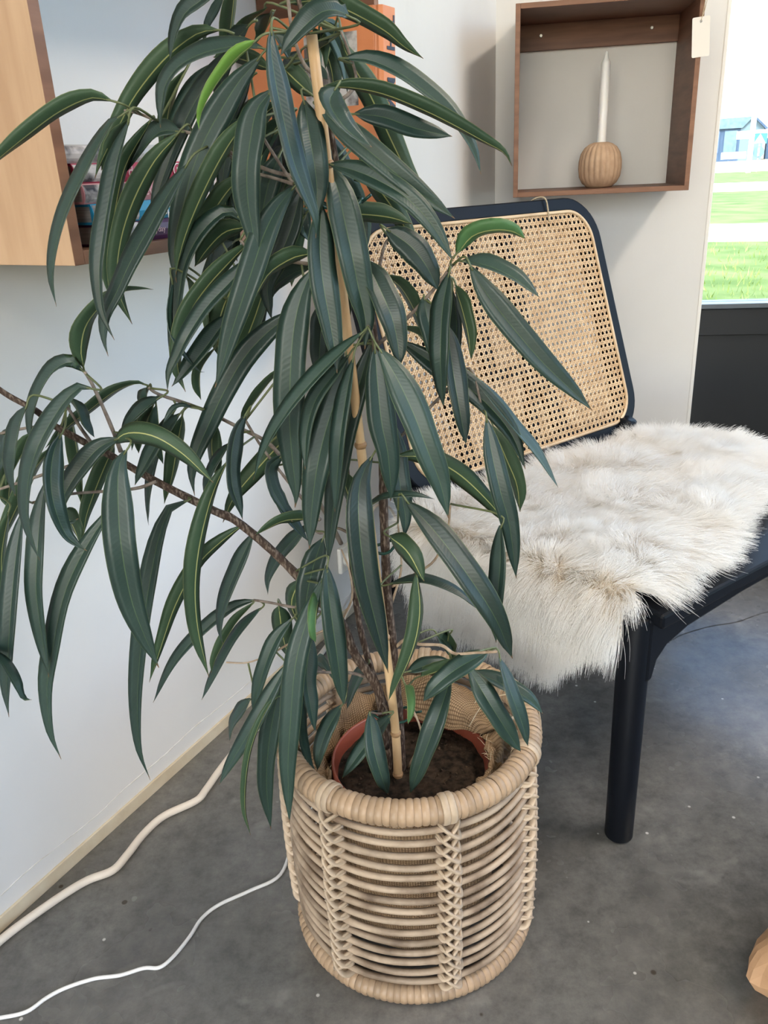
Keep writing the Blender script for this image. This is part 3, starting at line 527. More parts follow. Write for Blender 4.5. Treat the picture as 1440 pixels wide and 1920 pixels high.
    ('n',0.0207,[0.97,-0.12,0.23],[[-0.0905,0.8308,0.339],[-0.0847,0.8645,0.313],[-0.0735,0.8685,0.2864]]),
    ('n',0.0206,[-0.51,-0.55,0.66],[[-0.1427,0.7789,0.4518],[-0.1645,0.7756,0.4471],[-0.1984,0.7723,0.4233],[-0.2344,0.7689,0.3872],[-0.2662,0.7654,0.3372]]),
    ('n',0.0222,[-0.76,0.52,0.39],[[-0.1438,0.7741,0.4519],[-0.1667,0.7746,0.4268],[-0.1914,0.7736,0.3886],[-0.1987,0.7708,0.3688]]),
    ('n',0.02,[-0.76,-0.48,0.44],[[-0.1371,0.7803,0.4416],[-0.1669,0.7819,0.4092],[-0.1964,0.7835,0.3616],[-0.2178,0.7851,0.3239]]),
    ('n',0.0291,[0.08,-0.99,0.13],[[-0.2202,0.68,0.6572],[-0.2261,0.6702,0.6438],[-0.2294,0.6604,0.6083],[-0.2291,0.6506,0.5773],[-0.2289,0.6504,0.5301],[-0.2231,0.6503,0.4915],[-0.2148,0.6501,0.4558]]),
    ('n',0.0208,[0.17,0.96,-0.21],[[-0.239,0.7069,0.6568],[-0.2206,0.6952,0.6684],[-0.1945,0.6835,0.6677],[-0.1714,0.6828,0.6503],[-0.1491,0.682,0.6232]]),
    ('n',0.0214,[-0.36,-0.89,0.28],[[-0.232,0.702,0.6619],[-0.2496,0.6983,0.6551],[-0.2682,0.6945,0.6374],[-0.2843,0.6907,0.6168],[-0.2893,0.6923,0.6035],[-0.2873,0.694,0.587],[-0.2789,0.6956,0.5901]]),
    ('n',0.0225,[-0.47,-0.81,0.36],[[-0.2404,0.68,0.7132],[-0.2466,0.6732,0.7161],[-0.2585,0.6664,0.7067],[-0.2711,0.6596,0.691],[-0.2836,0.6528,0.6717],[-0.2968,0.6546,0.6459],[-0.3061,0.6564,0.6141],[-0.3076,0.6583,0.5882],[-0.306,0.6601,0.5655]]),
    ('n',0.0213,[-0.6,-0.65,0.47],[[-0.2604,0.7257,0.7183],[-0.2667,0.7228,0.7273],[-0.281,0.72,0.7234],[-0.2965,0.7171,0.7068],[-0.3088,0.7173,0.6845],[-0.3146,0.7175,0.6664],[-0.3147,0.7177,0.6547]]),
    ('n',0.0236,[-0.52,0.38,0.76],[[-0.2606,0.7286,0.7219],[-0.2585,0.7239,0.738],[-0.2489,0.7192,0.7591],[-0.2305,0.7146,0.7769],[-0.2129,0.714,0.7863],[-0.1945,0.7134,0.7881],[-0.1842,0.7127,0.7868]]),
    ('n',0.0231,[-0.59,-0.77,0.24],[[-0.2995,0.6886,0.6991],[-0.3062,0.6828,0.687],[-0.3146,0.6769,0.6606],[-0.322,0.6795,0.6381],[-0.3246,0.6821,0.6197]]),
    ('n',0.0206,[0.81,-0.52,0.29],[[-0.2705,0.6735,0.6762],[-0.2752,0.6618,0.6636],[-0.2772,0.6502,0.6441],[-0.2739,0.6386,0.6246],[-0.2695,0.6379,0.6003],[-0.261,0.6371,0.5893],[-0.2536,0.6364,0.5838]]),
    ('n',0.0226,[-0.35,-0.93,0.13],[[-0.3024,0.6969,0.6256],[-0.3093,0.6865,0.5966],[-0.3145,0.676,0.5646],[-0.3204,0.6701,0.5301],[-0.324,0.6686,0.4862],[-0.3258,0.6672,0.4403]]),
    ('n',0.0206,[-0.49,0.55,0.68],[[-0.2142,0.7531,0.6967],[-0.2247,0.7534,0.6992],[-0.2457,0.7536,0.6926],[-0.2711,0.7521,0.6765],[-0.2937,0.7486,0.662],[-0.3163,0.7452,0.6433]]),
    ('n',0.0236,[-0.7,0.61,0.37],[[-0.2637,0.7801,0.632],[-0.2797,0.7832,0.6065],[-0.295,0.7863,0.5803],[-0.3066,0.7828,0.5558],[-0.3124,0.7794,0.5336]]),
    ('n',0.0214,[-0.94,0.32,0.15],[[-0.2957,0.768,0.6696],[-0.3014,0.7803,0.6311],[-0.3053,0.7864,0.5924],[-0.3095,0.7865,0.5674]]),
    ('n',0.0216,[-0.25,-0.95,0.2],[[-0.2473,0.706,0.5984],[-0.2752,0.6963,0.5638],[-0.3016,0.6866,0.5202],[-0.3194,0.677,0.4692],[-0.3336,0.6742,0.4239],[-0.3386,0.6714,0.376],[-0.3337,0.6686,0.3429]]),
    ('n',0.0226,[-0.26,-0.94,0.21],[[-0.3281,0.6953,0.5991],[-0.3386,0.6797,0.5534],[-0.3498,0.664,0.4961],[-0.3644,0.6606,0.435],[-0.3678,0.6572,0.4042]]),
    ('n',0.0201,[0.83,0.14,0.55],[[-0.3708,0.6605,0.4795],[-0.3531,0.6436,0.4721],[-0.3379,0.6267,0.4598],[-0.3331,0.6243,0.4468],[-0.3235,0.6219,0.4468]]),
    ('n',0.0233,[-0.66,-0.73,0.17],[[-0.337,0.7307,0.667],[-0.3571,0.7478,0.6392],[-0.378,0.7545,0.6109]]),
    ('n',0.0238,[-0.74,0.34,0.58],[[-0.3539,0.7643,0.6444],[-0.3761,0.7816,0.6064],[-0.3922,0.7857,0.5827]]),
    ('n',0.022,[-0.75,0.33,0.57],[[-0.3141,0.7368,0.6635],[-0.3286,0.7428,0.6525],[-0.3475,0.7459,0.6287],[-0.363,0.7461,0.605]]),
    ('n',0.023,[-0.68,0.51,0.53],[[-0.3106,0.7434,0.6436],[-0.3353,0.7486,0.619],[-0.3568,0.7537,0.5877],[-0.38,0.7569,0.5532],[-0.3937,0.7601,0.5288]]),
    ('n',0.0226,[-0.96,0.24,0.17],[[-0.361,0.7661,0.6224],[-0.3735,0.7693,0.5881],[-0.3708,0.7613,0.574]]),
    ('n',0.0225,[-0.92,0.35,0.17],[[-0.3619,0.738,0.5832],[-0.3806,0.7418,0.5369],[-0.3897,0.7447,0.4941],[-0.3928,0.7467,0.4621]]),
    ('n',0.0237,[0.65,0.74,-0.17],[[-0.3023,0.7246,0.5883],[-0.2895,0.7087,0.5753],[-0.2855,0.704,0.5619]]),
    ('n',0.0236,[-0.36,-0.93,0.1],[[-0.1883,0.7388,0.5859],[-0.204,0.7372,0.5818],[-0.2191,0.7356,0.5541],[-0.2345,0.734,0.5092],[-0.2517,0.7333,0.4495],[-0.2695,0.7334,0.3725],[-0.2783,0.7336,0.3036],[-0.2738,0.7337,0.2573]]),
    ('n',0.0209,[-0.52,0.82,0.24],[[-0.1408,0.751,0.5517],[-0.1598,0.7453,0.5408],[-0.1883,0.7396,0.5169],[-0.2145,0.7358,0.4769],[-0.2337,0.734,0.4354],[-0.2547,0.7322,0.3859]]),
    ('n',0.024,[-0.72,0.68,0.15],[[-0.1427,0.7199,0.6281],[-0.152,0.7146,0.6138],[-0.1629,0.7092,0.59],[-0.1762,0.7038,0.5495],[-0.1858,0.7041,0.5045],[-0.1885,0.7044,0.457],[-0.1844,0.7048,0.4068]]),
    ('n',0.0216,[-0.65,-0.69,0.33],[[-0.1319,0.755,0.5408],[-0.1507,0.7475,0.5068],[-0.1672,0.74,0.472],[-0.1744,0.7385,0.442],[-0.1734,0.737,0.425]]),
    ('d',0.0216,[0.83,-0.54,0.17],[[-0.1221,0.7287,0.6703],[-0.1306,0.7175,0.658],[-0.1357,0.7063,0.6366],[-0.1365,0.6997,0.6133],[-0.1322,0.6977,0.593],[-0.1299,0.6957,0.5805]]),
    ('n',0.0222,[0.62,0.79,-0.06],[[-0.1567,0.7625,0.6536],[-0.1631,0.7651,0.6343],[-0.1636,0.7641,0.6128],[-0.1595,0.7596,0.5975]]),
    ('n',0.0215,[-0.81,-0.47,0.35],[[-0.1426,0.7489,0.6384],[-0.1576,0.7431,0.6198],[-0.167,0.7404,0.6023],[-0.1721,0.7409,0.5831]]),
    ('n',0.0231,[-0.08,0.99,0.09],[[-0.0629,0.7892,0.6627],[-0.0891,0.7893,0.634],[-0.1217,0.7895,0.6018],[-0.1527,0.7899,0.5684],[-0.1684,0.7904,0.5392]]),
    ('n',0.024,[-0.66,0.4,0.63],[[-0.0839,0.7744,0.7066],[-0.1048,0.7858,0.687],[-0.1266,0.7938,0.662],[-0.1401,0.7985,0.6421]]),
    ('n',0.0212,[0.84,-0.47,0.27],[[-0.0957,0.7598,0.619],[-0.1088,0.754,0.6108],[-0.1075,0.7481,0.5908],[-0.0991,0.7484,0.5706],[-0.0911,0.7487,0.5541]]),
    ('n',0.0209,[-0.75,0.63,0.21],[[-0.1866,0.7582,0.6642],[-0.196,0.761,0.6373],[-0.2058,0.7606,0.6052],[-0.2165,0.7569,0.5762]]),
    ('n',0.0231,[-0.81,0.34,0.47],[[-0.2142,0.7637,0.6746],[-0.2276,0.7689,0.6526],[-0.2387,0.7746,0.6242]]),
    ('n',0.0212,[-0.8,0.3,0.52],[[-0.2219,0.7777,0.6701],[-0.241,0.7929,0.6462],[-0.249,0.7871,0.6234]]),
    ('n',0.0232,[-0.97,0.22,-0.1],[[-0.2113,0.7644,0.6742],[-0.2106,0.7567,0.6501],[-0.2093,0.7495,0.6202]]),
    ('n',0.0238,[-0.44,-0.52,0.74],[[-0.1995,0.7378,0.6883],[-0.2173,0.728,0.6769],[-0.2384,0.7275,0.6579]]),
    ('n',0.0206,[-0.73,-0.65,0.19],[[-0.1936,0.759,0.6696],[-0.2147,0.7624,0.6351],[-0.2298,0.7658,0.5933],[-0.2371,0.7654,0.5594],[-0.2377,0.765,0.5508]]),
    ('n',0.0213,[-0.46,-0.69,0.55],[[-0.1822,0.7339,0.6734],[-0.2023,0.7261,0.6514],[-0.222,0.719,0.6237],[-0.228,0.7127,0.6132]]),
    ('n',0.0074,[0.1,-0.46,0.88],[[-0.169,0.7365,0.6771],[-0.1829,0.7249,0.682],[-0.1948,0.716,0.6692]]),
    ('n',0.0236,[-0.76,-0.45,0.47],[[-0.215,0.7638,0.6926],[-0.2174,0.7578,0.6866],[-0.2162,0.7529,0.6801]]),
    ('n',0.0226,[0.93,-0.01,0.36],[[-0.2772,0.7237,0.6959],[-0.2693,0.7191,0.6844],[-0.2668,0.7178,0.6723],[-0.2593,0.7197,0.6588]]),
    ('n',0.0229,[-0.61,-0.69,0.38],[[-0.1949,0.735,0.9205],[-0.2052,0.7326,0.9139],[-0.2298,0.7302,0.8813],[-0.2516,0.7278,0.8496],[-0.2665,0.7296,0.8206],[-0.2741,0.7314,0.7967],[-0.2756,0.7331,0.7741]]),
    ('n',0.0229,[-0.61,0.3,0.73],[[-0.2018,0.7793,0.9201],[-0.2213,0.7975,0.9027],[-0.2374,0.7997,0.8817]]),
    ('n',0.0206,[-0.52,-0.84,0.15],[[-0.1819,0.7075,0.9154],[-0.193,0.7015,0.8911],[-0.2036,0.6955,0.8607],[-0.2128,0.6894,0.8296],[-0.2187,0.6863,0.8056],[-0.2213,0.6859,0.7806],[-0.2195,0.6856,0.7656],[-0.2153,0.6852,0.7511]]),
    ('n',0.0203,[-0.87,0.39,0.31],[[-0.1783,0.7623,0.9181],[-0.1897,0.762,0.9052],[-0.2069,0.7617,0.8824],[-0.2199,0.7615,0.851],[-0.2296,0.7609,0.8207],[-0.2365,0.7604,0.7938],[-0.236,0.7599,0.7739]]),
    ('n',0.021,[-0.58,0.76,0.29],[[-0.151,0.7345,0.9057],[-0.1735,0.7352,0.8868],[-0.1948,0.7359,0.8592],[-0.2105,0.7366,0.8303],[-0.2206,0.7384,0.8001],[-0.2218,0.7402,0.7796],[-0.2152,0.7419,0.7545]]),
    ('n',0.0234,[-0.53,-0.67,0.52],[[-0.1555,0.7614,0.9082],[-0.1732,0.7667,0.9088],[-0.1921,0.7701,0.8944],[-0.2088,0.7714,0.8783]]),
    ('n',0.0217,[-0.41,-0.84,0.35],[[-0.1427,0.7139,0.8821],[-0.1603,0.7081,0.8604],[-0.1786,0.7022,0.8352],[-0.1951,0.6964,0.8118],[-0.2087,0.693,0.7897],[-0.2213,0.6921,0.7711],[-0.2257,0.6912,0.7518],[-0.2245,0.6903,0.7372]]),
    ('n',0.0201,[-0.75,0.42,0.51],[[-0.1526,0.8059,0.9589],[-0.1696,0.8258,0.9448],[-0.1836,0.8457,0.9227],[-0.1888,0.8484,0.8981],[-0.1964,0.8511,0.8681]]),
    ('n',0.0206,[-0.56,-0.79,0.25],[[-0.1307,0.8215,0.9637],[-0.1601,0.8321,0.9363],[-0.1803,0.835,0.902],[-0.1841,0.8301,0.8748]]),
    ('n',0.0209,[-0.75,0.36,0.55],[[-0.1172,0.7748,0.889],[-0.1311,0.7773,0.8812],[-0.1464,0.7798,0.8558],[-0.1583,0.782,0.8407],[-0.1657,0.7842,0.825]]),
    ('n',0.0229,[-0.7,0.6,0.39],[[-0.0934,0.7504,0.9177],[-0.1103,0.7472,0.9004],[-0.1255,0.7441,0.8807],[-0.1413,0.7409,0.8566],[-0.1558,0.7404,0.8318],[-0.1655,0.7398,0.8106],[-0.1699,0.7393,0.7953]]),
    ('n',0.0258,[-0.1,-0.99,0.06],[[-0.0718,0.7253,0.9323],[-0.0844,0.7217,0.9194],[-0.0912,0.718,0.8985],[-0.0963,0.7143,0.8752],[-0.0982,0.7158,0.8513],[-0.0967,0.7173,0.8263],[-0.096,0.7188,0.8049]]),
    ('n',0.0237,[-0.54,0.65,0.54],[[-0.1084,0.775,0.8737],[-0.1273,0.7792,0.8571],[-0.1476,0.7834,0.8334],[-0.1629,0.7865,0.8132],[-0.1756,0.7896,0.7971]]),
    ('n',0.0233,[-0.57,-0.79,0.23],[[-0.1099,0.7468,0.8371],[-0.119,0.7466,0.8448],[-0.1334,0.7463,0.8382],[-0.15,0.746,0.8225],[-0.1637,0.7466,0.801],[-0.1725,0.748,0.7739],[-0.1805,0.7493,0.7459],[-0.1894,0.7507,0.717]]),
    ('n',0.0225,[-0.61,0.7,0.37],[[-0.1107,0.774,0.8299],[-0.1297,0.7711,0.8265],[-0.1474,0.7669,0.8118],[-0.1575,0.7615,0.7991]]),
    ('n',0.0226,[-0.7,0.63,0.34],[[-0.107,0.7543,0.8177],[-0.1242,0.7487,0.8034],[-0.1468,0.7431,0.7825],[-0.1623,0.7375,0.7634],[-0.1736,0.7359,0.7409],[-0.1793,0.7344,0.7152],[-0.1743,0.7328,0.6933]]),
    ('n',0.0201,[-0.39,-0.81,0.45],[[-0.1004,0.7309,0.8083],[-0.1194,0.7231,0.7903],[-0.1419,0.7153,0.7703],[-0.1598,0.7075,0.7478],[-0.1698,0.7077,0.7323],[-0.1799,0.7078,0.7165],[-0.1842,0.708,0.7001]]),
    ('n',0.0234,[-0.57,0.81,0.15],[[-0.1113,0.7751,0.7955],[-0.1304,0.7739,0.7754],[-0.1428,0.7728,0.7521],[-0.1474,0.77,0.7308],[-0.1464,0.7673,0.7153]]),
    ('n',0.0236,[-0.38,-0.74,0.55],[[-0.1295,0.7484,0.7578],[-0.1421,0.7415,0.743],[-0.1573,0.7346,0.7261],[-0.1761,0.7323,0.7073],[-0.1854,0.73,0.6995]]),
    ('n',0.0248,[-0.1,-0.98,0.15],[[-0.061,0.7341,0.8614],[-0.076,0.727,0.8457],[-0.0882,0.7199,0.8258],[-0.0988,0.7129,0.8014],[-0.1099,0.7088,0.7764],[-0.1217,0.7076,0.7504],[-0.1344,0.7064,0.7192],[-0.1418,0.7053,0.7025]]),
    ('d',0.0235,[-0.38,-0.92,0.07],[[-0.0576,0.7624,0.8587],[-0.0694,0.7599,0.8266],[-0.0822,0.7574,0.8028],[-0.0936,0.7572,0.7828],[-0.0945,0.7595,0.7615],[-0.0936,0.7617,0.7491]]),
    ('n',0.0224,[-0.68,0.56,0.47],[[-0.0508,0.7373,0.8076],[-0.0664,0.7297,0.806],[-0.087,0.7222,0.7955],[-0.0997,0.7188,0.7789],[-0.1078,0.7197,0.768],[-0.1079,0.7206,0.7598]]),
    ('d',0.0214,[-0.67,-0.63,0.38],[[-0.055,0.7837,0.792],[-0.0757,0.7896,0.7852],[-0.095,0.7954,0.7709],[-0.1083,0.7991,0.7437],[-0.1135,0.8027,0.7229]]),
    ('n',0.022,[-0.44,0.82,0.37],[[-0.0991,0.7708,0.7767],[-0.113,0.779,0.7472],[-0.1296,0.784,0.7171],[-0.1453,0.7856,0.6943]]),
    ('n',0.024,[-0.14,-0.99,-0.01],[[-0.075,0.7789,0.8872],[-0.0867,0.782,0.8662],[-0.0957,0.7838,0.84],[-0.0985,0.7841,0.8219]]),
    ('d',0.0231,[-0.38,-0.92,-0.05],[[-0.1252,0.8397,0.872],[-0.1337,0.8634,0.8382],[-0.137,0.8724,0.8024],[-0.1357,0.8666,0.7925]]),
    ('n',0.0205,[0.73,-0.58,-0.36],[[-0.0659,0.8343,0.8412],[-0.0655,0.8604,0.8203],[-0.0603,0.8626,0.8073]]),
    ('n',0.0087,[-0.7,-0.59,-0.4],[[-0.1415,0.8217,0.8774],[-0.1491,0.8492,0.8636],[-0.1526,0.8537,0.8502]]),
    ('n',0.0076,[-0.54,-0.81,0.22],[[-0.1431,0.7922,0.8165],[-0.1498,0.7989,0.7997],[-0.1494,0.7889,0.7888]]),
    ('n',0.0073,[0.75,-0.48,0.45],[[-0.1734,0.7418,0.7907],[-0.1797,0.7376,0.7665],[-0.1794,0.7335,0.7463],[-0.1708,0.7316,0.7274],[-0.16,0.7319,0.7124],[-0.1546,0.7323,0.7106]]),
    ('n',0.0229,[0.83,0.54,0.11],[[-0.1657,0.7654,0.7899],[-0.1632,0.7612,0.7669],[-0.1553,0.7558,0.7531],[-0.152,0.7494,0.7397]]),
    ('n',0.0206,[-0.94,0.31,0.14],[[-0.1503,0.7623,0.725],[-0.1651,0.7682,0.707],[-0.1701,0.7706,0.6913],[-0.1694,0.7695,0.676]]),
    ('n',0.023,[0.8,-0.52,0.3],[[-0.0684,0.7518,0.9742],[-0.0627,0.7519,0.9665],[-0.0588,0.7575,0.9583]]),
    ('n',0.0216,[0.51,0.83,0.23],[[-0.0667,0.7826,0.9548],[-0.0561,0.7788,0.944],[-0.042,0.774,0.931]]),
    ('n',0.0216,[0.19,-0.54,0.82],[[-0.0642,0.8049,0.955],[-0.0462,0.811,0.954],[-0.0301,0.8016,0.945]]),
    ('n',0.0235,[-0.69,0.37,0.62],[[-0.0213,0.8383,0.9921],[-0.029,0.8646,0.9791],[-0.0345,0.8678,0.9601]]),
    ('n',0.0232,[-0.27,0.2,0.94],[[-0.0276,0.8302,0.9781],[-0.042,0.8635,0.9752],[-0.0505,0.8656,0.9641]]),
    ('n',0.0207,[0.72,-0.52,0.46],[[0.0512,0.7871,0.3937],[0.061,0.7871,0.3829],[0.0665,0.7847,0.3667]]),
    ('n',0.0237,[0.86,0.45,0.24],[[0.0652,0.7788,0.3992],[0.0646,0.7949,0.3744],[0.0677,0.8004,0.3495]]),
    ('n',0.0226,[-0.4,-0.75,0.53],[[0.0979,0.7099,0.4176],[0.0649,0.6931,0.4103],[0.0417,0.6857,0.3953],[0.0297,0.6879,0.3767]]),
    ('n',0.0246,[0.36,-0.9,0.26],[[0.0784,0.7141,0.3982],[0.094,0.6955,0.3726],[0.1132,0.6877,0.3386],[0.1301,0.6909,0.3061]]),
    ('n',0.022,[0.66,-0.69,0.29],[[0.11,0.714,0.4073],[0.1182,0.6886,0.3812],[0.1291,0.68,0.3481],[0.1351,0.68,0.3213]]),
    ('n',0.0211,[0.39,-0.54,0.74],[[0.0869,0.731,0.3814],[0.1187,0.7183,0.369],[0.1397,0.7102,0.3582],[0.155,0.7066,0.3412]]),
    ('n',0.0246,[-0.45,-0.86,0.24],[[0.0604,0.7176,0.3827],[0.0455,0.6883,0.3599],[0.0299,0.68,0.3209],[0.0123,0.68,0.2669]]),
    ('n',0.0207,[0.01,-0.25,0.97],[[0.0175,0.7556,0.3677],[0.0429,0.7607,0.3732],[0.0679,0.7679,0.3705]]),
    ('n',0.0237,[-0.01,0.89,0.46],[[0.0318,0.7557,0.3614],[0.0517,0.7471,0.3748],[0.0667,0.7408,0.3914]]),
    ('n',0.0225,[0.4,-0.91,0.14],[[-0.0253,0.7146,0.348],[-0.023,0.6962,0.3179],[-0.0163,0.6888,0.2856],[-0.0102,0.6926,0.2572]]),
    ('n',0.0218,[-0.58,-0.55,0.6],[[-0.0032,0.732,0.3306],[-0.0292,0.7196,0.3053],[-0.0508,0.712,0.2788],[-0.0595,0.7093,0.2672]]),
    ('b',0.021,[0.87,0.24,-0.43],[[0.0137,0.7425,0.3598],[0.0151,0.7103,0.3588],[0.0141,0.7032,0.3387]]),
    ('d',0.0274,[-0.19,-0.95,0.25],[[-0.0638,0.7647,0.5268],[-0.0741,0.7518,0.5034],[-0.0831,0.7427,0.472],[-0.0883,0.7374,0.4378]]),
    ('n',0.0226,[0.71,0.7,0.08],[[-0.0358,0.7822,0.5446],[-0.0379,0.7893,0.5143],[-0.0358,0.7893,0.4829]]),
    ('n',0.0234,[-0.41,0.66,0.63],[[-0.0766,0.7637,0.5504],[-0.0997,0.7429,0.5582],[-0.1269,0.7342,0.548]]),
    ('n',0.0201,[-0.77,-0.59,0.25],[[-0.0787,0.7789,0.5363],[-0.1089,0.7864,0.504],[-0.1264,0.791,0.4742],[-0.1306,0.7927,0.4508]]),
    ('n',0.0208,[0.68,-0.43,0.6],[[-0.1137,0.7799,0.5905],[-0.1055,0.7764,0.5596],[-0.0908,0.7724,0.5368],[-0.079,0.7678,0.5232]]),
    ('n',0.0213,[-0.83,-0.42,0.37],[[-0.026,0.779,0.3652],[-0.0408,0.7851,0.3374],[-0.0536,0.7808,0.3049]]),
    ('n',0.0215,[-0.71,0.49,0.51],[[-0.0369,0.8624,0.9899],[-0.0422,0.898,0.9726],[-0.0421,0.8986,0.9475]]),
    ('d',0.0209,[-0.57,-0.82,0.01],[[-0.103,0.8516,0.9527],[-0.1246,0.8796,0.9289],[-0.1345,0.8726,0.901]]),
    ('d',0.0227,[-0.55,-0.73,-0.39],[[-0.0724,0.8571,0.9161],[-0.087,0.8991,0.8849],[-0.0932,0.9057,0.8551]]),
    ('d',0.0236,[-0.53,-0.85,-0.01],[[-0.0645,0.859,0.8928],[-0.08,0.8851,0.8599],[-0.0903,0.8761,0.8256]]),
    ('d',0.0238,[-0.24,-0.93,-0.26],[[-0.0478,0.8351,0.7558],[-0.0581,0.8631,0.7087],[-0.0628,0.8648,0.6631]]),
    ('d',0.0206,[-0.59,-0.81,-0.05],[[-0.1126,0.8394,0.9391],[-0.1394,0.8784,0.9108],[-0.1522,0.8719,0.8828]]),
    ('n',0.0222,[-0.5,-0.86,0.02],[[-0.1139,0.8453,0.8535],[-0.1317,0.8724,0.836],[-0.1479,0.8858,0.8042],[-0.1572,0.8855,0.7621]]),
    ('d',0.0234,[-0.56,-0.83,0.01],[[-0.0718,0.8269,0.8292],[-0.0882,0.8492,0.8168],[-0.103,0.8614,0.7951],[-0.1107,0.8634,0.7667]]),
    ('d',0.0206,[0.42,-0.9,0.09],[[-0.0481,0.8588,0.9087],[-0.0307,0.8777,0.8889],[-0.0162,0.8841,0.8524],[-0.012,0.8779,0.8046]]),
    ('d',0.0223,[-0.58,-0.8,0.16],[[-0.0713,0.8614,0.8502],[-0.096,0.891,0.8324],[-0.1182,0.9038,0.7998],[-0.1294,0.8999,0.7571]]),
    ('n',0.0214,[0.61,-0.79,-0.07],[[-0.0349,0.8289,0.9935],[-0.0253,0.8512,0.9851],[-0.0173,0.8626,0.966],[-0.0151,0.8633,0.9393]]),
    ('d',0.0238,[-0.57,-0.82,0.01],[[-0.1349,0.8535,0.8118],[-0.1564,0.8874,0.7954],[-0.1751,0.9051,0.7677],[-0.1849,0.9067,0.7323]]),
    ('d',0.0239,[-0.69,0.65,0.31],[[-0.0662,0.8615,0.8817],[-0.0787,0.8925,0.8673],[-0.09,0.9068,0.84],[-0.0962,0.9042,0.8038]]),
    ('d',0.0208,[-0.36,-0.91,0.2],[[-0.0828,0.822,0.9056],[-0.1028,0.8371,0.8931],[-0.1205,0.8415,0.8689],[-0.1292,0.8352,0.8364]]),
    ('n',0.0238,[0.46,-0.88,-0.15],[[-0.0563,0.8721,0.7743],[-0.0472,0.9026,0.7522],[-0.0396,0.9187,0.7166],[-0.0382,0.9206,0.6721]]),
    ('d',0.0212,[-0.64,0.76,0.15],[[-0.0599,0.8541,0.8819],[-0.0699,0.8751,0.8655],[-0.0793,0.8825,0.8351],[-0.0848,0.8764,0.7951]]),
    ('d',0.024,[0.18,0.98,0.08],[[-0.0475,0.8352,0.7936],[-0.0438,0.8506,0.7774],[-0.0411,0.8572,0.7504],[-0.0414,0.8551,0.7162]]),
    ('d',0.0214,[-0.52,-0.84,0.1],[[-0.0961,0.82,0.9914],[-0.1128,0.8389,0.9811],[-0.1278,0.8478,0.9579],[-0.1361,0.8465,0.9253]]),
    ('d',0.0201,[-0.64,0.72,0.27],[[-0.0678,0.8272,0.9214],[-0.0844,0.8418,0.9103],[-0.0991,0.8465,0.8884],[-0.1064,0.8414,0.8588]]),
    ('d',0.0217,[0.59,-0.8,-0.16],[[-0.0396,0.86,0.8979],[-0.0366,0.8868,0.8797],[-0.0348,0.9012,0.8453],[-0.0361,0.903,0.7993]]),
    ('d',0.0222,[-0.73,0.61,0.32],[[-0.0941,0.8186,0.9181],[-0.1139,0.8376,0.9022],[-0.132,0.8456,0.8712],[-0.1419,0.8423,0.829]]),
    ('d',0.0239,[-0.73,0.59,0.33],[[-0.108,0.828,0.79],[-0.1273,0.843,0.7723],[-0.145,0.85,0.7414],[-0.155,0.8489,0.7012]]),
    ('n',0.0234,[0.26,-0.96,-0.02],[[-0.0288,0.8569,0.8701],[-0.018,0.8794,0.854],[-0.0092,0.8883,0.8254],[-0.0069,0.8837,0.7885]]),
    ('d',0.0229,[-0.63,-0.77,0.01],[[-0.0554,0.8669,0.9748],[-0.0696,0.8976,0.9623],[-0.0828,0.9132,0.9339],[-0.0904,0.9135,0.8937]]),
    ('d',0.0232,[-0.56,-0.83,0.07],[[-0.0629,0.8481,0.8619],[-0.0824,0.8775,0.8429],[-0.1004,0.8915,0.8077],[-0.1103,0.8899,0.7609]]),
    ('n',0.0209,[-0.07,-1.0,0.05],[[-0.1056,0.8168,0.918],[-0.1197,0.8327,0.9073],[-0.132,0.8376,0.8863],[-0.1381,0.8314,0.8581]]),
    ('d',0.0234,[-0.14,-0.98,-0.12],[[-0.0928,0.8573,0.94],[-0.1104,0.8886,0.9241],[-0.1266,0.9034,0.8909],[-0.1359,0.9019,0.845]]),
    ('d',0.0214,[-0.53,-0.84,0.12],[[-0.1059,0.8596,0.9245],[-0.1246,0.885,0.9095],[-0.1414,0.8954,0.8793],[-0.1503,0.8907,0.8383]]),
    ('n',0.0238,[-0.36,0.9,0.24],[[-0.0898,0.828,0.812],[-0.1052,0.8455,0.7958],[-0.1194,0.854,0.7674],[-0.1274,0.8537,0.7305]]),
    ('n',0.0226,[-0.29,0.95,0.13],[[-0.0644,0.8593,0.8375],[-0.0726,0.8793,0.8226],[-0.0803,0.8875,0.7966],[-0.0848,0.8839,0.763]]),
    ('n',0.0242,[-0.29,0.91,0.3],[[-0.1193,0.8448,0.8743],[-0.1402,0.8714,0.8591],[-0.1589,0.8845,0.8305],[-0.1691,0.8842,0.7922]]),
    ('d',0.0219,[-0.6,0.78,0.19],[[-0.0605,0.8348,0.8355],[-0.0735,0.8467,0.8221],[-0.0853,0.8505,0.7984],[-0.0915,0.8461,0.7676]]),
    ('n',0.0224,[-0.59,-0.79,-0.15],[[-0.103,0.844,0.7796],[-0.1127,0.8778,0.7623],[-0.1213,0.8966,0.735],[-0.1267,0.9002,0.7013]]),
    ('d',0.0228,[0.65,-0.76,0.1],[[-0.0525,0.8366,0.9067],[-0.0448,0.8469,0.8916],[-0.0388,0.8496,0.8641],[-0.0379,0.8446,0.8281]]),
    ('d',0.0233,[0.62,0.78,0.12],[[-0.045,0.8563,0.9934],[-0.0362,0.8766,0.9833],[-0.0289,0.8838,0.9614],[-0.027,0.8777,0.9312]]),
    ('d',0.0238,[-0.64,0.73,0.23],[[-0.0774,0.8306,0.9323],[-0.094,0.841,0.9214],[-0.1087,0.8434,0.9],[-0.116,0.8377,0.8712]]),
    ('d',0.0225,[-0.25,0.93,0.26],[[-0.0781,0.8673,0.8447],[-0.1029,0.8966,0.8243],[-0.1257,0.9114,0.7869],[-0.1383,0.9118,0.7372]]),
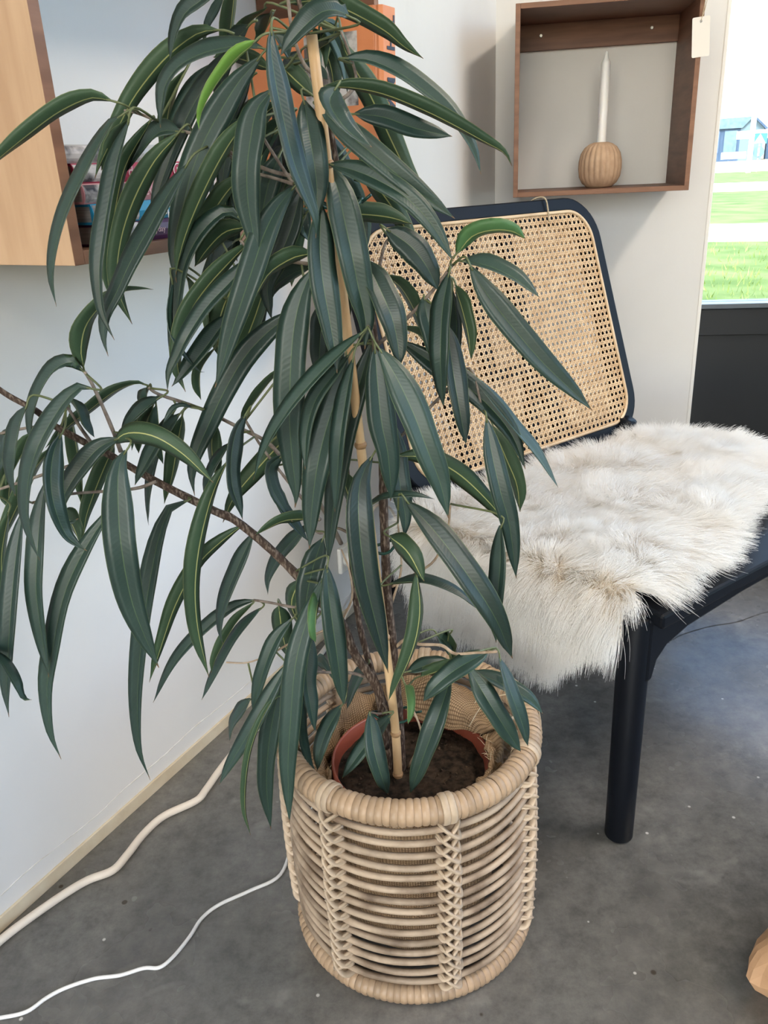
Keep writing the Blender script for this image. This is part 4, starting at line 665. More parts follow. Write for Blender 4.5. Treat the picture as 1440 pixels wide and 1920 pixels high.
    ('d',0.0219,[-0.32,-0.95,0.02],[[-0.0742,0.8608,0.8959],[-0.0867,0.8879,0.8829],[-0.0977,0.8985,0.8577],[-0.1034,0.8925,0.8243]]),
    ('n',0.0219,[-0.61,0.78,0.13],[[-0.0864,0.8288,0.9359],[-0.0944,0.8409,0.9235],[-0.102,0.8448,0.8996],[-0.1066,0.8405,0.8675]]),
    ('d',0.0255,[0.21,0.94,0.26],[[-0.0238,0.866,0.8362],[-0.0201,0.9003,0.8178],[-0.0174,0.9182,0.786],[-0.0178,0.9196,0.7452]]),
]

# ------------------------------------------------------------------ wall boxes
def wood_box(name, fr, s0, s1, z0, z1, depth, t, label, lit_side=None):
    root = empty(name, fr((s0 + s1) / 2, 0, z0), label=label, cat='shelf')
    fn = lambda s, o, z: fr(s, o, z)
    parts = (('side_panel', (s0, 0.001, z0), (s0 + t, depth, z1)), ('side_panel', (s1 - t, 0.001, z0), (s1, depth, z1)),
             ('top_panel', (s0 + t, 0.001, z1 - t), (s1 - t, depth, z1)), ('bottom_panel', (s0 + t, 0.001, z0), (s1 - t, depth, z0 + t)))
    for i, (nm, lo, hi) in enumerate(parts):
        b = MB(); b.box(lo, hi, fn)
        o = b.build(nm, [M['wood_box'], M['wood_edge'], M['wood_lit']], root, bevel=0.0008)
        me = o.data; fwd = Vector(fr(0, 1, 0)) - Vector(fr(0, 0, 0)); alg = Vector(fr(1, 0, 0)) - Vector(fr(0, 0, 0))
        for p in me.polygons:
            if p.normal.dot(fwd) > 0.9: p.material_index = 1
            elif lit_side and i == 0 and p.normal.dot(alg) < -0.9: p.material_index = 2  # outer near face gets the painted-in lit tone
            else: p.material_index = 1 if (lit_side and i == 3) else 0
    b = MB(); b.box((s0 + t, 0.001, z1 - t - 0.055), (s1 - t, 0.017, z1 - t), fn)
    rail = b.build('back_rail', M['wood_box'], root, bevel=0.0008)
    for s in (s0 + 0.06, s1 - 0.072):
        b = MB(); c = Vector(fr(s, 0.0175, z1 - t - 0.024)); nn = (Vector(fr(0, 1, 0)) - Vector(fr(0, 0, 0)))
        b.tube([c - nn * 0.001, c + nn * 0.0012, c + nn * 0.002], [0.0042, 0.0042, 0.003], 14)
        b.build('screw', M['steel'], rail, smooth=False)
    return root
wood_box('box_shelf', BW, 0.047, 0.4335, 0.800, 1.185, 0.25, 0.0105, 'square open brown wooden box shelf on the wall holding a candle')
wood_box('book_shelf', LW, 0.136, 0.750, 0.802, 1.186, 0.20, 0.0125, 'long wooden box shelf with cookbooks above the plant', lit_side=True)

# candle in its ribbed holder
hc = Vector(BW(0.249, 0.13, 0.8107))
prof = [(0.022, 0), (0.030, 0.0015), (0.032, 0.004), (0.040, 0.010), (0.0475, 0.024), (0.0500, 0.042), (0.0495, 0.058), (0.0455, 0.075), (0.037, 0.088), (0.026, 0.0955), (0.0165, 0.0985), (0.0125, 0.098), (0.0120, 0.090), (0.0001, 0.089)]
def ribs(a, z):
    k = max(0.0, min(1.0, (z - 0.004) / 0.02)) * max(0.0, min(1.0, (0.097 - z) / 0.012))
    return 1.0 - 0.075 * k * (1 - abs(math.cos(a * 11))) ** 1.2
b = MB(); b.lathe(prof, (0, 0, 0), 156, rfun=ribs)
o = b.build('candle_holder', M['holder'], None, smooth=True); o.location = hc
tag(o, 'round ribbed sand coloured clay candle holder in the box shelf', 'candle holder')
croot = empty('candle', hc + Vector((0, 0, 0.0895)), label='slim white dinner candle standing in the ribbed holder', cat='candle')
b = MB(); b.lathe([(0.0102, 0), (0.0104, 0.004), (0.0104, 0.171), (0.0098, 0.175), (0.0060, 0.181), (0.0040, 0.188), (0.0030, 0.1955), (0.0001, 0.197)], n=28)
o = b.build('wax', M['wax'], croot, smooth=True, world=False); o.rotation_euler = (0, R(0.6), 0)
b = MB(); b.tube(smooth_path([(0.002, 0, 0.194), (0.003, 0, 0.201), (0.006, 0.0, 0.2035), (0.0085, 0.0, 0.2025)], 4), 0.0008, 6)
b.build('wick', M['wick'], croot, smooth=True, world=False)

# price tag on a string from the box corner
troot = empty('price_tag', BW(0.4305, 0.2525, 1.06), label='blank cream card tag hanging from the box shelf by a string', cat='tag')
def TG(x, y, z): p = Vector(BW(0.4295, 0.2535, 1.098)); q = p + BD * (x * 0.97 + y * 0.0) + Vector((0, 0, z)) + BN * (y + 0.06 * x); return tuple(q)
def round_rect(w, h, r, n=5):
    out = []
    for cx, cz, a0 in ((w / 2 - r, h / 2 - r, 0), (-w / 2 + r, h / 2 - r, 90), (-w / 2 + r, -h / 2 + r, 180), (w / 2 - r, -h / 2 + r, 270)):
        for k in range(n + 1):
            a = R(a0 + 90 * k / n); out.append((cx + r * math.cos(a), cz + r * math.sin(a)))
    return out
b = MB(); ang = R(4)
b.prism([(x * math.cos(ang) - z * math.sin(ang), x * math.sin(ang) + z * math.cos(ang)) for x, z in round_rect(0.036, 0.074, 0.003)], 0, 0.0007, lambda x, z, y: TG(x, y, z))
b.build('card', M['card'], troot)
b = MB(); ring = [Vector(TG(-0.0025 + 0.0022 * math.cos(a), 0.0012, 0.029 + 0.0022 * math.sin(a))) for a in [i * math.pi / 6 for i in range(12)]]
b.tube(ring, 0.0005, 5, closed=True); b.build('eyelet', M['steel'], troot)
b = MB(); b.tube(smooth_path([TG(-0.0025, 0.0014, 0.029), TG(0.000, 0.002, 0.045), TG(0.002, 0.002, 0.065), TG(0.003, 0.0005, 0.088)], 5), 0.0007, 6)
b.tube(smooth_path([TG(-0.0025, -0.0006, 0.029), TG(0.003, 0.001, 0.048), TG(0.0055, 0.002, 0.068), TG(0.0045, 0.0005, 0.088)], 5), 0.0007, 6)
b.build('string', M['string'], troot, smooth=True)

# ------------------------------------------------------------------ books
def text_obj(name, s, size, org, X, Y, mat, parent, ext=0.0001, align='LEFT', bold=0.0, spacing=1.0):
    cu = bpy.data.curves.new(name, 'FONT'); cu.body = s; cu.size = size; cu.extrude = ext; cu.align_x = align; cu.align_y = 'CENTER'
    cu.offset = bold; cu.space_character = spacing
    cu.materials.append(mat); cu.resolution_u = 3
    tmp = bpy.data.objects.new(name, cu); COL.objects.link(tmp)
    bpy.context.view_layer.update()
    me = bpy.data.meshes.new_from_object(tmp.evaluated_get(bpy.context.evaluated_depsgraph_get())); me.name = name
    bpy.data.objects.remove(tmp); bpy.data.curves.remove(cu)
    X = Vector(X).normalized(); Y = Vector(Y).normalized(); Z = X.cross(Y)
    mw = Matrix(((X.x, Y.x, Z.x, org[0]), (X.y, Y.y, Z.y, org[1]), (X.z, Y.z, Z.z, org[2]), (0, 0, 0, 1)))
    me.transform(mw)
    return link(name, me, parent)
UP = Vector((0, 0, 1))
photo = noisy('cover_photo', (0.03, 0.03, 0.045), (0.62, 0.60, 0.62), 55, 0.4, 0.5, 6, contrast=(0.38, 0.6))
white_ink = plain('white_ink', (0.82, 0.80, 0.80), 0.5); dark_ink = plain('navy_ink', (0.02, 0.025, 0.05), 0.5); rust_ink = plain('rust_ink', (0.32, 0.10, 0.03), 0.6); pink_ink = plain('pale_pink_ink', (0.62, 0.42, 0.46), 0.5)
def lying_book(s0, s1, z0, th, d0, d1, col, label, words):
    cm = plain('cover_' + label.split()[0], col, 0.38)
    root = empty('cookbook', LW(s0, d1, z0), label=label, cat='book', group='cookbooks stacked flat in the shelf')
    t = 0.0022
    b = MB(); b.box((s0, d0, z0), (s1, d1, z0 + t), LW); b.box((s0, d0, z0 + th - t), (s1, d1, z0 + th), LW)
    # rounded spine
    prof = [(d1 - 0.001, z0 + t), (d1 - 0.001, z0 + th - t), (d1, z0 + th), (d1 + 0.0022, z0 + th - 0.004), (d1 + 0.003, z0 + th / 2), (d1 + 0.0022, z0 + 0.004), (d1, z0)]
    b.prism(prof, s0, s1, lambda o, z, s: LW(s, o, z))
    b.build('cover', cm, root)
    b = MB(); b.box((s0 + 0.004, d0 + 0.003, z0 + t), (s1 - 0.004, d1 - 0.001, z0 + th - t), LW); b.build('pages', M['pages'], root)
    b = MB(); k = s0 + (s1 - s0) * 0.36
    prof2 = [(d1 + 0.0008, z0 + th - 0.0012), (d1 + 0.0026, z0 + th - 0.004), (d1 + 0.0034, z0 + th / 2), (d1 + 0.0026, z0 + 0.004), (d1 + 0.0008, z0 + 0.0012)]
    b.prism(prof2, s0 + 0.001, k, lambda o, z, s: LW(s, o, z)); b.build('photo_band', photo, root)
    for (wd, frac, sz, mt) in words:
        text_obj('lettering', wd, sz, LW(s0 + (s1 - s0) * frac, d1 + 0.0034, z0 + th / 2), WD, UP, mt, root)
    c = Vector(LW(s1 - 0.011, d1 + 0.0033, z0 + th / 2))
    b = MB(); b.tube([c - WN * 0.0008, c + WN * 0.0004], 0.0068, 24); bd = b.build('emblem', plain('emblem_' + label.split()[0], (col[0] * 0.6 + 0.12, col[1] * 0.4, col[2] * 0.4 + 0.02), 0.5), root)
    b = MB(); ring = [c + WN * 0.0005 + (WD * math.cos(a) + UP * math.sin(a)) * 0.0066 for a in [i * math.pi / 12 for i in range(24)]]; b.tube(ring, 0.0005, 5, closed=True); b.build('emblem_ring', white_ink, bd)
    text_obj('lettering', 'P', 0.0085, tuple(c + WN * 0.0006 - UP * 0.0003), WD, UP, white_ink, root, align='CENTER')
    return root
zz = 0.8148
for (s0, s1, th, d0, d1, col, label, words) in (
    (0.181, 0.337, 0.0200, 0.030, 0.186, (0.070, 0.018, 0.075), 'purple cookbook at the bottom of the stack in the shelf', (('everyday', 0.40, 0.0085, pink_ink), ('indian', 0.66, 0.020, white_ink))),
    (0.178, 0.346, 0.0185, 0.028, 0.187, (0.020, 0.26, 0.47), 'bright blue cookbook lying on the purple one', (('tapas', 0.52, 0.0175, white_ink),)),
    (0.172, 0.330, 0.0180, 0.030, 0.186, (0.50, 0.22, 0.25), 'pale pink cookbook between the blue and crimson ones', (('new', 0.46, 0.0135, pink_ink),)),
    (0.166, 0.318, 0.0175, 0.032, 0.184, (0.36, 0.035, 0.085), 'crimson cookbook lying on the pale pink one', (('de', 0.45, 0.0145, pink_ink),)),
    (0.160, 0.312, 0.0160, 0.034, 0.182, (0.46, 0.46, 0.47), 'silver grey book on top of the cookbook stack', ())):
    lying_book(s0, s1, zz, th, d0, d1, col, label, words); zz += th + 0.0002
# orange book standing at the far end
om = noisy('orange_cover', (0.62, 0.215, 0.085), (0.68, 0.25, 0.105), 30, 0.42, 0.4)
ob = empty('orange_book', LW(0.66, 0.03, 0.815), label='large orange book standing upright at the end of the shelf', cat='book')
BS0, BS1, BO0, BO1, BZ0, BZ1 = 0.662, 0.704, 0.018, 0.243, 0.8148, 1.072
b = MB()
def OBf(s, o, z): return LW(s + (z - BZ0) * 0.06, o, z)
b.box((BS0, BO0, BZ0), (BS0 + 0.003, BO1 - 0.012, BZ1), OBf); b.box((BS1 - 0.003, BO0, BZ0), (BS1, BO1 - 0.006, BZ1), OBf)
sp = [(BS0 + 0.0005, BO1 - 0.012), (BS0 + 0.0015, BO1 - 0.009), (BS0, BO1 - 0.005), (BS0 + 0.004, BO1), (BS1 - 0.004, BO1), (BS1, BO1 - 0.004), (BS1, BO1 - 0.010), (BS1 - 0.003, BO1 - 0.010), (BS0 + 0.004, BO1 - 0.010)]
b.prism(sp, BZ0, BZ1 - 0.0005, lambda s, o, z: OBf(s, o, z))
b.build('cover', om, ob, bevel=0.0008)
b = MB(); b.box((BS0 + 0.003, BO0 + 0.004, BZ0 + 0.003), (BS1 - 0.003, BO1 - 0.011, BZ1 - 0.003), OBf); b.build('pages', M['pages'], ob)
b = MB(); b.box((BS0 - 0.0004, 0.12, 0.955), (BS0 + 0.001, 0.205, 1.045), OBf); b.build('cover_photo', noisy('grey_photo', (0.10, 0.085, 0.08), (0.55, 0.52, 0.50), 45, 0.4, 0.5, 6, contrast=(0.4, 0.6)), ob)
tilt = Vector(OBf(0, 0, 1)) - Vector(OBf(0, 0, 0)); tilt.normalize()
text_obj('spine_lettering', 'THOMAS T', 0.031, OBf((BS0 + BS1) / 2 + 0.002, BO1 + 0.0006, BZ1 - 0.010), -tilt, WD, dark_ink, ob, bold=0.0006, spacing=1.15)
for k, line in enumerate(('walls. Through', 'of the screen')):
    text_obj('cover_lettering', line, 0.0085, OBf(BS0 - 0.0008, 0.135, 0.909 - 0.0105 * k), WN, tilt, rust_ink, ob)
b = MB()                                                # the rest of the blurb is too small to read: broken lines of print
for (o0, zt, n) in ((0.135, 0.940, 2), (0.135, 0.886, 1), (0.045, 0.945, 7)):
    for k in range(n):
        x = o0
        while x < o0 + 0.055:
            w = random.uniform(0.005, 0.012); z = zt - 0.0105 * k; b.box((BS0 - 0.0005, x, z - 0.0015), (BS0 + 0.0005, x + w, z + 0.0015), OBf); x += w + 0.0025
b.build('cover_print', rust_ink, ob)

# ------------------------------------------------------------------ lounge chair
AZ = R(55)
PF = Vector((0.305, 0.881, 0)); CL = Vector((math.sin(AZ), math.cos(AZ), 0)); CF = Vector((math.cos(AZ), -math.sin(AZ), 0))
def CH(l, f, z): p = PF + CL * l + CF * f; return (p.x, p.y, z)
def seat_z(f): return 0.368 + 0.085 * max(-0.5, min(0.0, f + 0.03))      # falls to the back
chair = empty('lounge_chair', CH(0.33, -0.25, 0), label='black lounge chair with a woven cane backrest under the sheepskin', cat='chair')
BWD = M['black_wood']
# seat board
b = MB(); prof = []
for k in range(13): f = 0.035 - 0.535 * k / 12; prof.append((f, seat_z(f) - (0.006 * (1 - min(1, k / 1.0)))))
prof += [(f, z - 0.020) for f, z in reversed(prof)]
b.prism(prof, 0.004, 0.656, lambda f, z, l: CH(l, f, z)); b.build('seat', BWD, chair, bevel=0.004)
# front rail with a curved bracket running into each leg
pr = [(0.0, 0.352), (0.66, 0.352), (0.66, 0.262), (0.648, 0.262), (0.640, 0.288), (0.622, 0.303), (0.58, 0.314), (0.46, 0.322), (0.33, 0.324), (0.20, 0.322), (0.08, 0.314), (0.038, 0.303), (0.020, 0.288), (0.012, 0.262), (0.0, 0.262)]
b = MB(); b.prism(pr, -0.016, 0.022, lambda l, z, f: CH(l, f, z)); b.build('front_rail', BWD, chair, bevel=0.004)
for l0 in (0.0, 0.634):
    b = MB(); pr = [(0.0, 0.35), (-0.5, 0.312), (-0.5, 0.272), (0.0, 0.305)]
    b.prism(pr, l0, l0 + 0.026, lambda f, z, l: CH(l, f, z)); b.build('side_rail', BWD, chair, bevel=0.004)
b = MB(); b.box((0.02, -0.505, 0.27), (0.64, -0.475, 0.318), CH); b.build('rear_rail', BWD, chair, bevel=0.004)
for l in (0.0, 0.66):
    b = MB(); b.tube([CH(l, 0, 0.0), CH(l, 0, 0.003), CH(l, 0, 0.10), CH(l, 0, 0.345), CH(l, 0, 0.352)], [0.0165, 0.0190, 0.0195, 0.0205, 0.018], 28); b.build('leg', BWD, chair, smooth=True)
for l, k in ((0.052, 1), (0.608, -1)):
    b = MB(); b.tube([CH(l + 0.012 * k, -0.675, 0.0), CH(l + 0.012 * k, -0.673, 0.004), CH(l + 0.004 * k, -0.60, 0.15), CH(l, -0.52, 0.315), CH(l, -0.50, 0.37)], [0.014, 0.0165, 0.0175, 0.019, 0.018], 24); b.build('leg', BWD, chair, smooth=True)
# backrest: own frame
BAZ = R(53); BT = R(19.4); BC = Vector((0.304, 1.481, 0.34)); BWI, BHI = 0.638, 0.493
QL = Vector((math.sin(BAZ), math.cos(BAZ), 0)); QF = Vector((math.cos(BAZ), -math.sin(BAZ), 0)); QU = UP * math.cos(BT) - QF * math.sin(BT); QN = QL.cross(QU)
if QN.dot(QF) < 0: QN = -QN
def BK(u, v, w): p = BC + QL * u + QU * (v + BHI / 2) + QN * w; return (p.x, p.y, p.z)
FW = 0.026; RC = 0.088
outer = round_rect(BWI, BHI, RC, 10); inner = round_rect(BWI - 2 * FW, BHI - 2 * FW, RC - FW, 10)
n_ = len(outer); b = MB(); vs_ = []
for (pp, w) in ((outer, -0.034), (outer, 0.0), (inner, 0.0), (inner, -0.034)): vs_ += [BK(x, y, w) for x, y in pp]
fs_ = []
for r_ in range(4):
    for i in range(n_): fs_.append((r_ * n_ + i, r_ * n_ + (i + 1) % n_, ((r_ + 1) % 4) * n_ + (i + 1) % n_, ((r_ + 1) % 4) * n_ + i))
b.add(vs_, fs_); back = b.build('backrest', BWD, chair, smooth=False, bevel=0.003)
for w in (-0.0005, -0.0335):
    b = MB(); sp_ = round_rect(BWI - 2 * FW - 0.004, BHI - 2 * FW - 0.004, RC - FW - 0.002, 10); b.tube([BK(x, y, w) for x, y in sp_], 0.0034, 8, closed=True); b.build('cane_bead', M['cane_spline'], back, smooth=True)
IW, IH, IR = BWI - 2 * FW - 0.004, BHI - 2 * FW - 0.004, RC - FW - 0.002
def inside(x, y):
    qx, qy = abs(x) - (IW / 2 - IR), abs(y) - (IH / 2 - IR)
    return math.hypot(max(qx, 0), max(qy, 0)) + min(max(qx, qy), 0) < IR
CANE_DU, CANE_DV = 0.0092, 0.0024     # the rear layer's weave is set off from the front one
def cane_layer(w0, name, du=0.0, dv=0.0):
    P = 0.0127; b = MB()
    def strand(p, d, wid, w, th=0.0006):
        p = (p[0] + du, p[1] + dv)
        ts = [k * 0.002 for k in range(-260, 261) if inside(p[0] + d[0] * k * 0.002, p[1] + d[1] * k * 0.002)]
        if len(ts) < 3: return
        a, c = ts[0] - 0.001, ts[-1] + 0.001; nx, ny = -d[1] * wid / 2, d[0] * wid / 2
        q = [(p[0] + d[0] * t + sx * nx, p[1] + d[1] * t + sx * ny) for t, sx in ((a, -1), (c, -1), (c, 1), (a, 1))]
        b.hexa([BK(x, y, w - th / 2) for x, y in q] + [BK(x, y, w + th / 2) for x, y in q])
    for k in range(-26, 27):
        for e in (-0.0018, 0.0018):
            strand((k * P + e, 0), (0, 1), 0.0016, w0 + 0.0003)
            strand((0, k * P + e), (1, 0), 0.0016, w0 - 0.0003)
    r2 = math.sqrt(0.5)
    for k in range(-48, 49):
        c = (k + 0.5) * P
        strand((c / 2, -c / 2), (r2, r2), 0.0018, w0 + 0.0009)
        strand((c / 2, c / 2), (r2, -r2), 0.0018, w0 - 0.0009)
    return b.build(name, M['cane'], back)
cane_layer(-0.002, 'cane_webbing'); cane_layer(-0.032, 'cane_webbing', CANE_DU, CANE_DV)
# dark struts between the two layers of cane
def strut(u0, v0, u1, v1, wd=0.026):
    a = Vector((u0, v0)); c = Vector((u1, v1)); d = (c - a).normalized(); nn = Vector((-d.y, d.x)) * wd / 2
    q = [a - nn, c - nn, c + nn, a + nn]; b = MB()
    b.hexa([BK(x.x, x.y, -0.026) for x in q] + [BK(x.x, x.y, -0.009) for x in q]); b.build('back_strut', BWD, back)
b = MB(); i1 = round_rect(IW + 0.004, IH + 0.004, IR + 0.002, 10); i2 = round_rect(IW - 0.036, IH - 0.036, IR - 0.016, 10); n_ = len(i1); vs_ = []
for (pp, w) in ((i1, -0.026), (i1, -0.009), (i2, -0.009), (i2, -0.026)): vs_ += [BK(x, y, w) for x, y in pp]
b.add(vs_, [(r_ * n_ + i, r_ * n_ + (i + 1) % n_, ((r_ + 1) % 4) * n_ + (i + 1) % n_, ((r_ + 1) % 4) * n_ + i) for r_ in range(4) for i in range(n_)]); b.build('inner_lip', BWD, back)
strut(0.055, 0.21, 0.052, -0.055); strut(-0.035, 0.21, -0.06, -0.06); strut(-0.20, 0.21, -0.155, -0.21); strut(-0.06, -0.065, 0.075, -0.062, 0.024)
strut(0.045, -0.07, 0.01, -0.21, 0.022); strut(0.060, -0.07, 0.105, -0.21, 0.030)
# loop of twine round the top of the frame
tw = empty('twine_loop', BK(0.165, BHI / 2, 0), label='small loop of jute twine around the top of the chair back', cat='twine')
b = MB(); b.tube(smooth_path([BK(0.168, BHI / 2 - 0.045, 0.004), BK(0.172, BHI / 2 - 0.02, 0.0045), BK(0.171, BHI / 2 - 0.002, 0.005), BK(0.166, BHI / 2 + 0.0055, -0.004), BK(0.160, BHI / 2 + 0.004, -0.022), BK(0.158, BHI / 2 - 0.006, -0.038), BK(0.158, BHI / 2 - 0.03, -0.040)], 6), 0.0016, 7)
b.build('strand', M['string'], tw, smooth=True)

# ------------------------------------------------------------------ sheepskin
import numpy as np
rng = np.random.default_rng(5)
def hang_len(f):
    k = max(0.0, min(1.0, (f + 0.46) / 0.10)) * max(0.0, min(1.0, (-0.015 - f) / 0.10)); k = k * k * (3 - 2 * k)
    return 0.008 + 0.068 * k
def right_ext(f):
    key = [(-1.0, 0.65), (-0.25, 0.65), (-0.12, 0.50), (-0.055, 0.29), (-0.015, 0.17), (0.0, 0.11)]
    for (a, p), (c, q) in zip(key, key[1:]):
        if f <= c: return p + (q - p) * (f - a) / (c - a)
    return 0.11
def skin_pt(f, t):
    """t in [-1,0] hangs over the side, [0,1] lies on the seat"""
    h_ = hang_len(f); r = 0.022; wob = 0.008 * noise.noise(Vector((f * 9, t * 5, 0.3)))
    sz = seat_z(f) + 0.007
    if t < 0:
        d = -t * (h_ + r * 1.57)
        if d < r * 1.57: a = d / r; l, z = -0.006 - r * math.sin(a), sz - r + r * math.cos(a)
        else: l, z = -0.006 - r - 0.012 * (d - r * 1.57) / 0.1, sz - r - (d - r * 1.57)
        return Vector(CH(l - abs(wob) * 0.5, f, z))
    l = -0.006 + t * (right_ext(f) + 0.006)
    return Vector(CH(l, f, sz + 0.006 * noise.noise(Vector((f * 14, l * 12, 1.7))) + 0.006))
NF, NT0, NT1 = 44, 12, 40
fs = [-0.44 + 0.438 * i / (NF - 1) for i in range(NF)]
tsx = [-1 + i / NT0 for i in range(NT0)] + [i / NT1 for i in range(NT1 + 1)]
grid = [[skin_pt(f + 0.012 * noise.noise(Vector((t * 6, f * 3, 9))), t) for t in tsx] for f in fs]
G = np.array([[tuple(p) for p in row] for row in grid])
dF = np.gradient(G, axis=0); dT = np.gradient(G, axis=1); Nn = np.cross(dT, dF); Nn /= np.linalg.norm(Nn, axis=2, keepdims=True)
if Nn[NF // 2, -5, 2] < 0: Nn = -Nn
skin = empty('sheepskin', CH(0.2, -0.2, 0.38), label='fluffy cream white sheepskin draped over the lounge chair seat', cat='sheepskin')
b = MB(); nt = len(tsx)
b.add([tuple(p) for row in grid for p in row], [(i * nt + j, i * nt + j + 1, (i + 1) * nt + j + 1, (i + 1) * nt + j) for i in range(NF - 1) for j in range(nt - 1)])
M['hide'] = plain('sheepskin_hide', (0.86, 0.80, 0.71), 0.9, 0.1)
hide = b.build('hide', M['hide'], skin, smooth=True)
sm = hide.modifiers.new('thick', 'SOLIDIFY'); sm.thickness = 0.004; sm.offset = -1
# fleece
NH, NP = 170000, 6
area = np.linalg.norm(np.cross(dT, dF), axis=2)[:-1, :-1].ravel(); area /= area.sum()
cell = rng.choice(area.size, NH, p=area); ci, cj = cell // (nt - 1), cell % (nt - 1)
uu, vv = rng.random(NH)[:, None], rng.random(NH)[:, None]
def bil(X): return X[ci, cj] * (1 - uu) * (1 - vv) + X[ci + 1, cj] * uu * (1 - vv) + X[ci, cj + 1] * (1 - uu) * vv + X[ci + 1, cj + 1] * uu * vv
root_p = bil(G); nrm = bil(Nn); nrm /= np.linalg.norm(nrm, axis=1, keepdims=True)
fi = (ci + uu[:, 0]) / (NF - 1); tj = np.interp(cj + vv[:, 0], np.arange(nt), np.array(tsx))
nG = 3600
gsel = rng.choice(NH, nG, replace=False)
from mathutils.kdtree import KDTree
kd = KDTree(nG)
for k, i in enumerate(gsel): kd.insert(Vector(root_p[i]), k)
kd.balance()
near_g = np.array([kd.find(Vector(p))[1] for p in root_p])
clF, clL = np.array(CF), np.array(CL)
def comb_of(p, fi_, tj_):
    ns = np.array([[*nvec(Vector(q) * 8.0)] for q in p]) + 0.45 * np.array([[*nvec(Vector(q) * 24.0)] for q in p])
    d = ns * np.array([1.0, 1.0, 0.15]) * 0.6
    edge_f = np.clip((fi_ - 0.80) / 0.2, 0, 1)[:, None]; edge_b = np.clip((0.12 - fi_) / 0.12, 0, 1)[:, None]; edge_r = np.clip((tj_ - 0.85) / 0.15, 0, 1)[:, None]
    side = np.clip((0.10 - tj_) / 0.45, 0, 1)[:, None]
    d = d + clF * (0.25 + 0.45 * edge_f - 0.4 * edge_b) + clL * (0.10 + 0.7 * edge_r)
    return d * (1 - 0.65 * side) + side * (np.array([0, 0, -1.05]) - clL * 0.30)
kn = np.where(tj[gsel] >= 0, 0.33, 0.26)[:, None]
gd = comb_of(root_p[gsel], fi[gsel], tj[gsel])
gd = gd - nrm[gsel] * (gd * nrm[gsel]).sum(1, keepdims=True) + nrm[gsel] * kn      # lie along the hide, lifted a little
gd /= np.linalg.norm(gd, axis=1, keepdims=True)
glen = 0.050 * (0.8 + 0.4 * rng.random(nG))
own = gd[near_g] + rng.normal(0, 0.20, (NH, 3)); own /= np.linalg.norm(own, axis=1, keepdims=True)
ln = glen[near_g] * (0.75 + 0.4 * rng.random(NH))
gtip = root_p[gsel] + gd * glen[:, None]
pos = np.zeros((NH, NP, 3)); clump = 0.33
for k in range(NP):
    s = k / (NP - 1)
    p = root_p + own * (ln * s)[:, None] + np.array([0, 0, -1.0]) * (0.016 * s * s)
    wv = np.sin(s * 9 + rng.random(nG)[near_g] * 6.28)[:, None] * 0.0012 * s * np.cross(gd[near_g], [0.3, 0.2, 1.0])
    tgt = gtip[near_g] + np.array([0, 0, -1.0]) * 0.016
    p = p * (1 - clump * s ** 1.6) + (tgt * s + (root_p) * (1 - s)) * (clump * s ** 1.6) + wv
    pos[:, k] = p
# keep fibres above the seat board where they lie on it
ff = (pos - np.array(PF)) @ clF; ll = (pos - np.array(PF)) @ clL
sz = 0.368 + 0.085 * np.clip(ff + 0.03, -0.5, 0.0) + 0.002
on = (ll > -0.004) & (ll < 0.66) & (ff < 0.03) & (ff > -0.5)
pos[..., 2] = np.where(on, np.maximum(pos[..., 2], sz), pos[..., 2])
def fur_material():
    m, N, Lk, p = newmat('fleece')
    ci_ = N.new('ShaderNodeHairInfo'); cr = N.new('ShaderNodeValToRGB')
    cr.color_ramp.elements[0].color = (0.88, 0.80, 0.69, 1); cr.color_ramp.elements[1].color = (0.97, 0.955, 0.93, 1); cr.color_ramp.elements[1].position = 0.55
    Lk.new(ci_.outputs['Intercept'], cr.inputs[0]); Lk.new(cr.outputs[0], p.inputs['Base Color']); setp(p, None, 0.7, 0.15)
    tr = N.new('ShaderNodeBsdfTranslucent'); Lk.new(cr.outputs[0], tr.inputs[0])
    mx = N.new('ShaderNodeMixShader'); mx.inputs[0].default_value = 0.45
    Lk.new(p.outputs[0], mx.inputs[1]); Lk.new(tr.outputs[0], mx.inputs[2]); Lk.new(mx.outputs[0], N['Material Output'].inputs[0])
    return m
hc_ = bpy.data.hair_curves.new('fleece'); hc_.add_curves([NP] * NH)
hc_.attributes['position'].data.foreach_set('vector', pos.astype(np.float32).ravel())
ra = hc_.attributes.get('radius') or hc_.attributes.new('radius', 'FLOAT', 'POINT')
ra.data.foreach_set('value', np.tile(np.linspace(0.00034, 0.00008, NP), NH).astype(np.float32))
hc_.materials.append(fur_material())
fo = bpy.data.objects.new('fleece', hc_); COL.objects.link(fo); fo.parent = skin; fo.matrix_parent_inverse = world_of(skin).inverted(); fo['kind'] = 'stuff'

# ------------------------------------------------------------------ rattan basket
BX = Vector((0.015, 0.787, 0)); RIM_R, RIM_r, RIM_Z = 0.1405, 0.0140, 0.2735
basket = empty('rattan_basket', BX, label='round open rattan basket with a wrapped rim around the plant pot', cat='basket')
def wrap_mesh(name, Rr, r, n_around, count, mat):
    b = MB(); half = math.pi / count * 0.975; vs_ = []; K = 4; n = n_around
    for i in range(K + 1):
        a = -half + 2 * half * i / K; rr = r * (0.915 + 0.085 * math.sin(math.pi * i / K) ** 0.6)
        for k in range(n):
            t = 2 * math.pi * k / n; q = Rr + rr * math.cos(t); vs_.append((q * math.cos(a), q * math.sin(a), rr * math.sin(t)))
    b.add(vs_, [(i * n + k, i * n + (k + 1) % n, (i + 1) * n + (k + 1) % n, (i + 1) * n + k) for i in range(K) for k in range(n)])
    o = b.build(name, mat, basket, smooth=True, world=False); return o
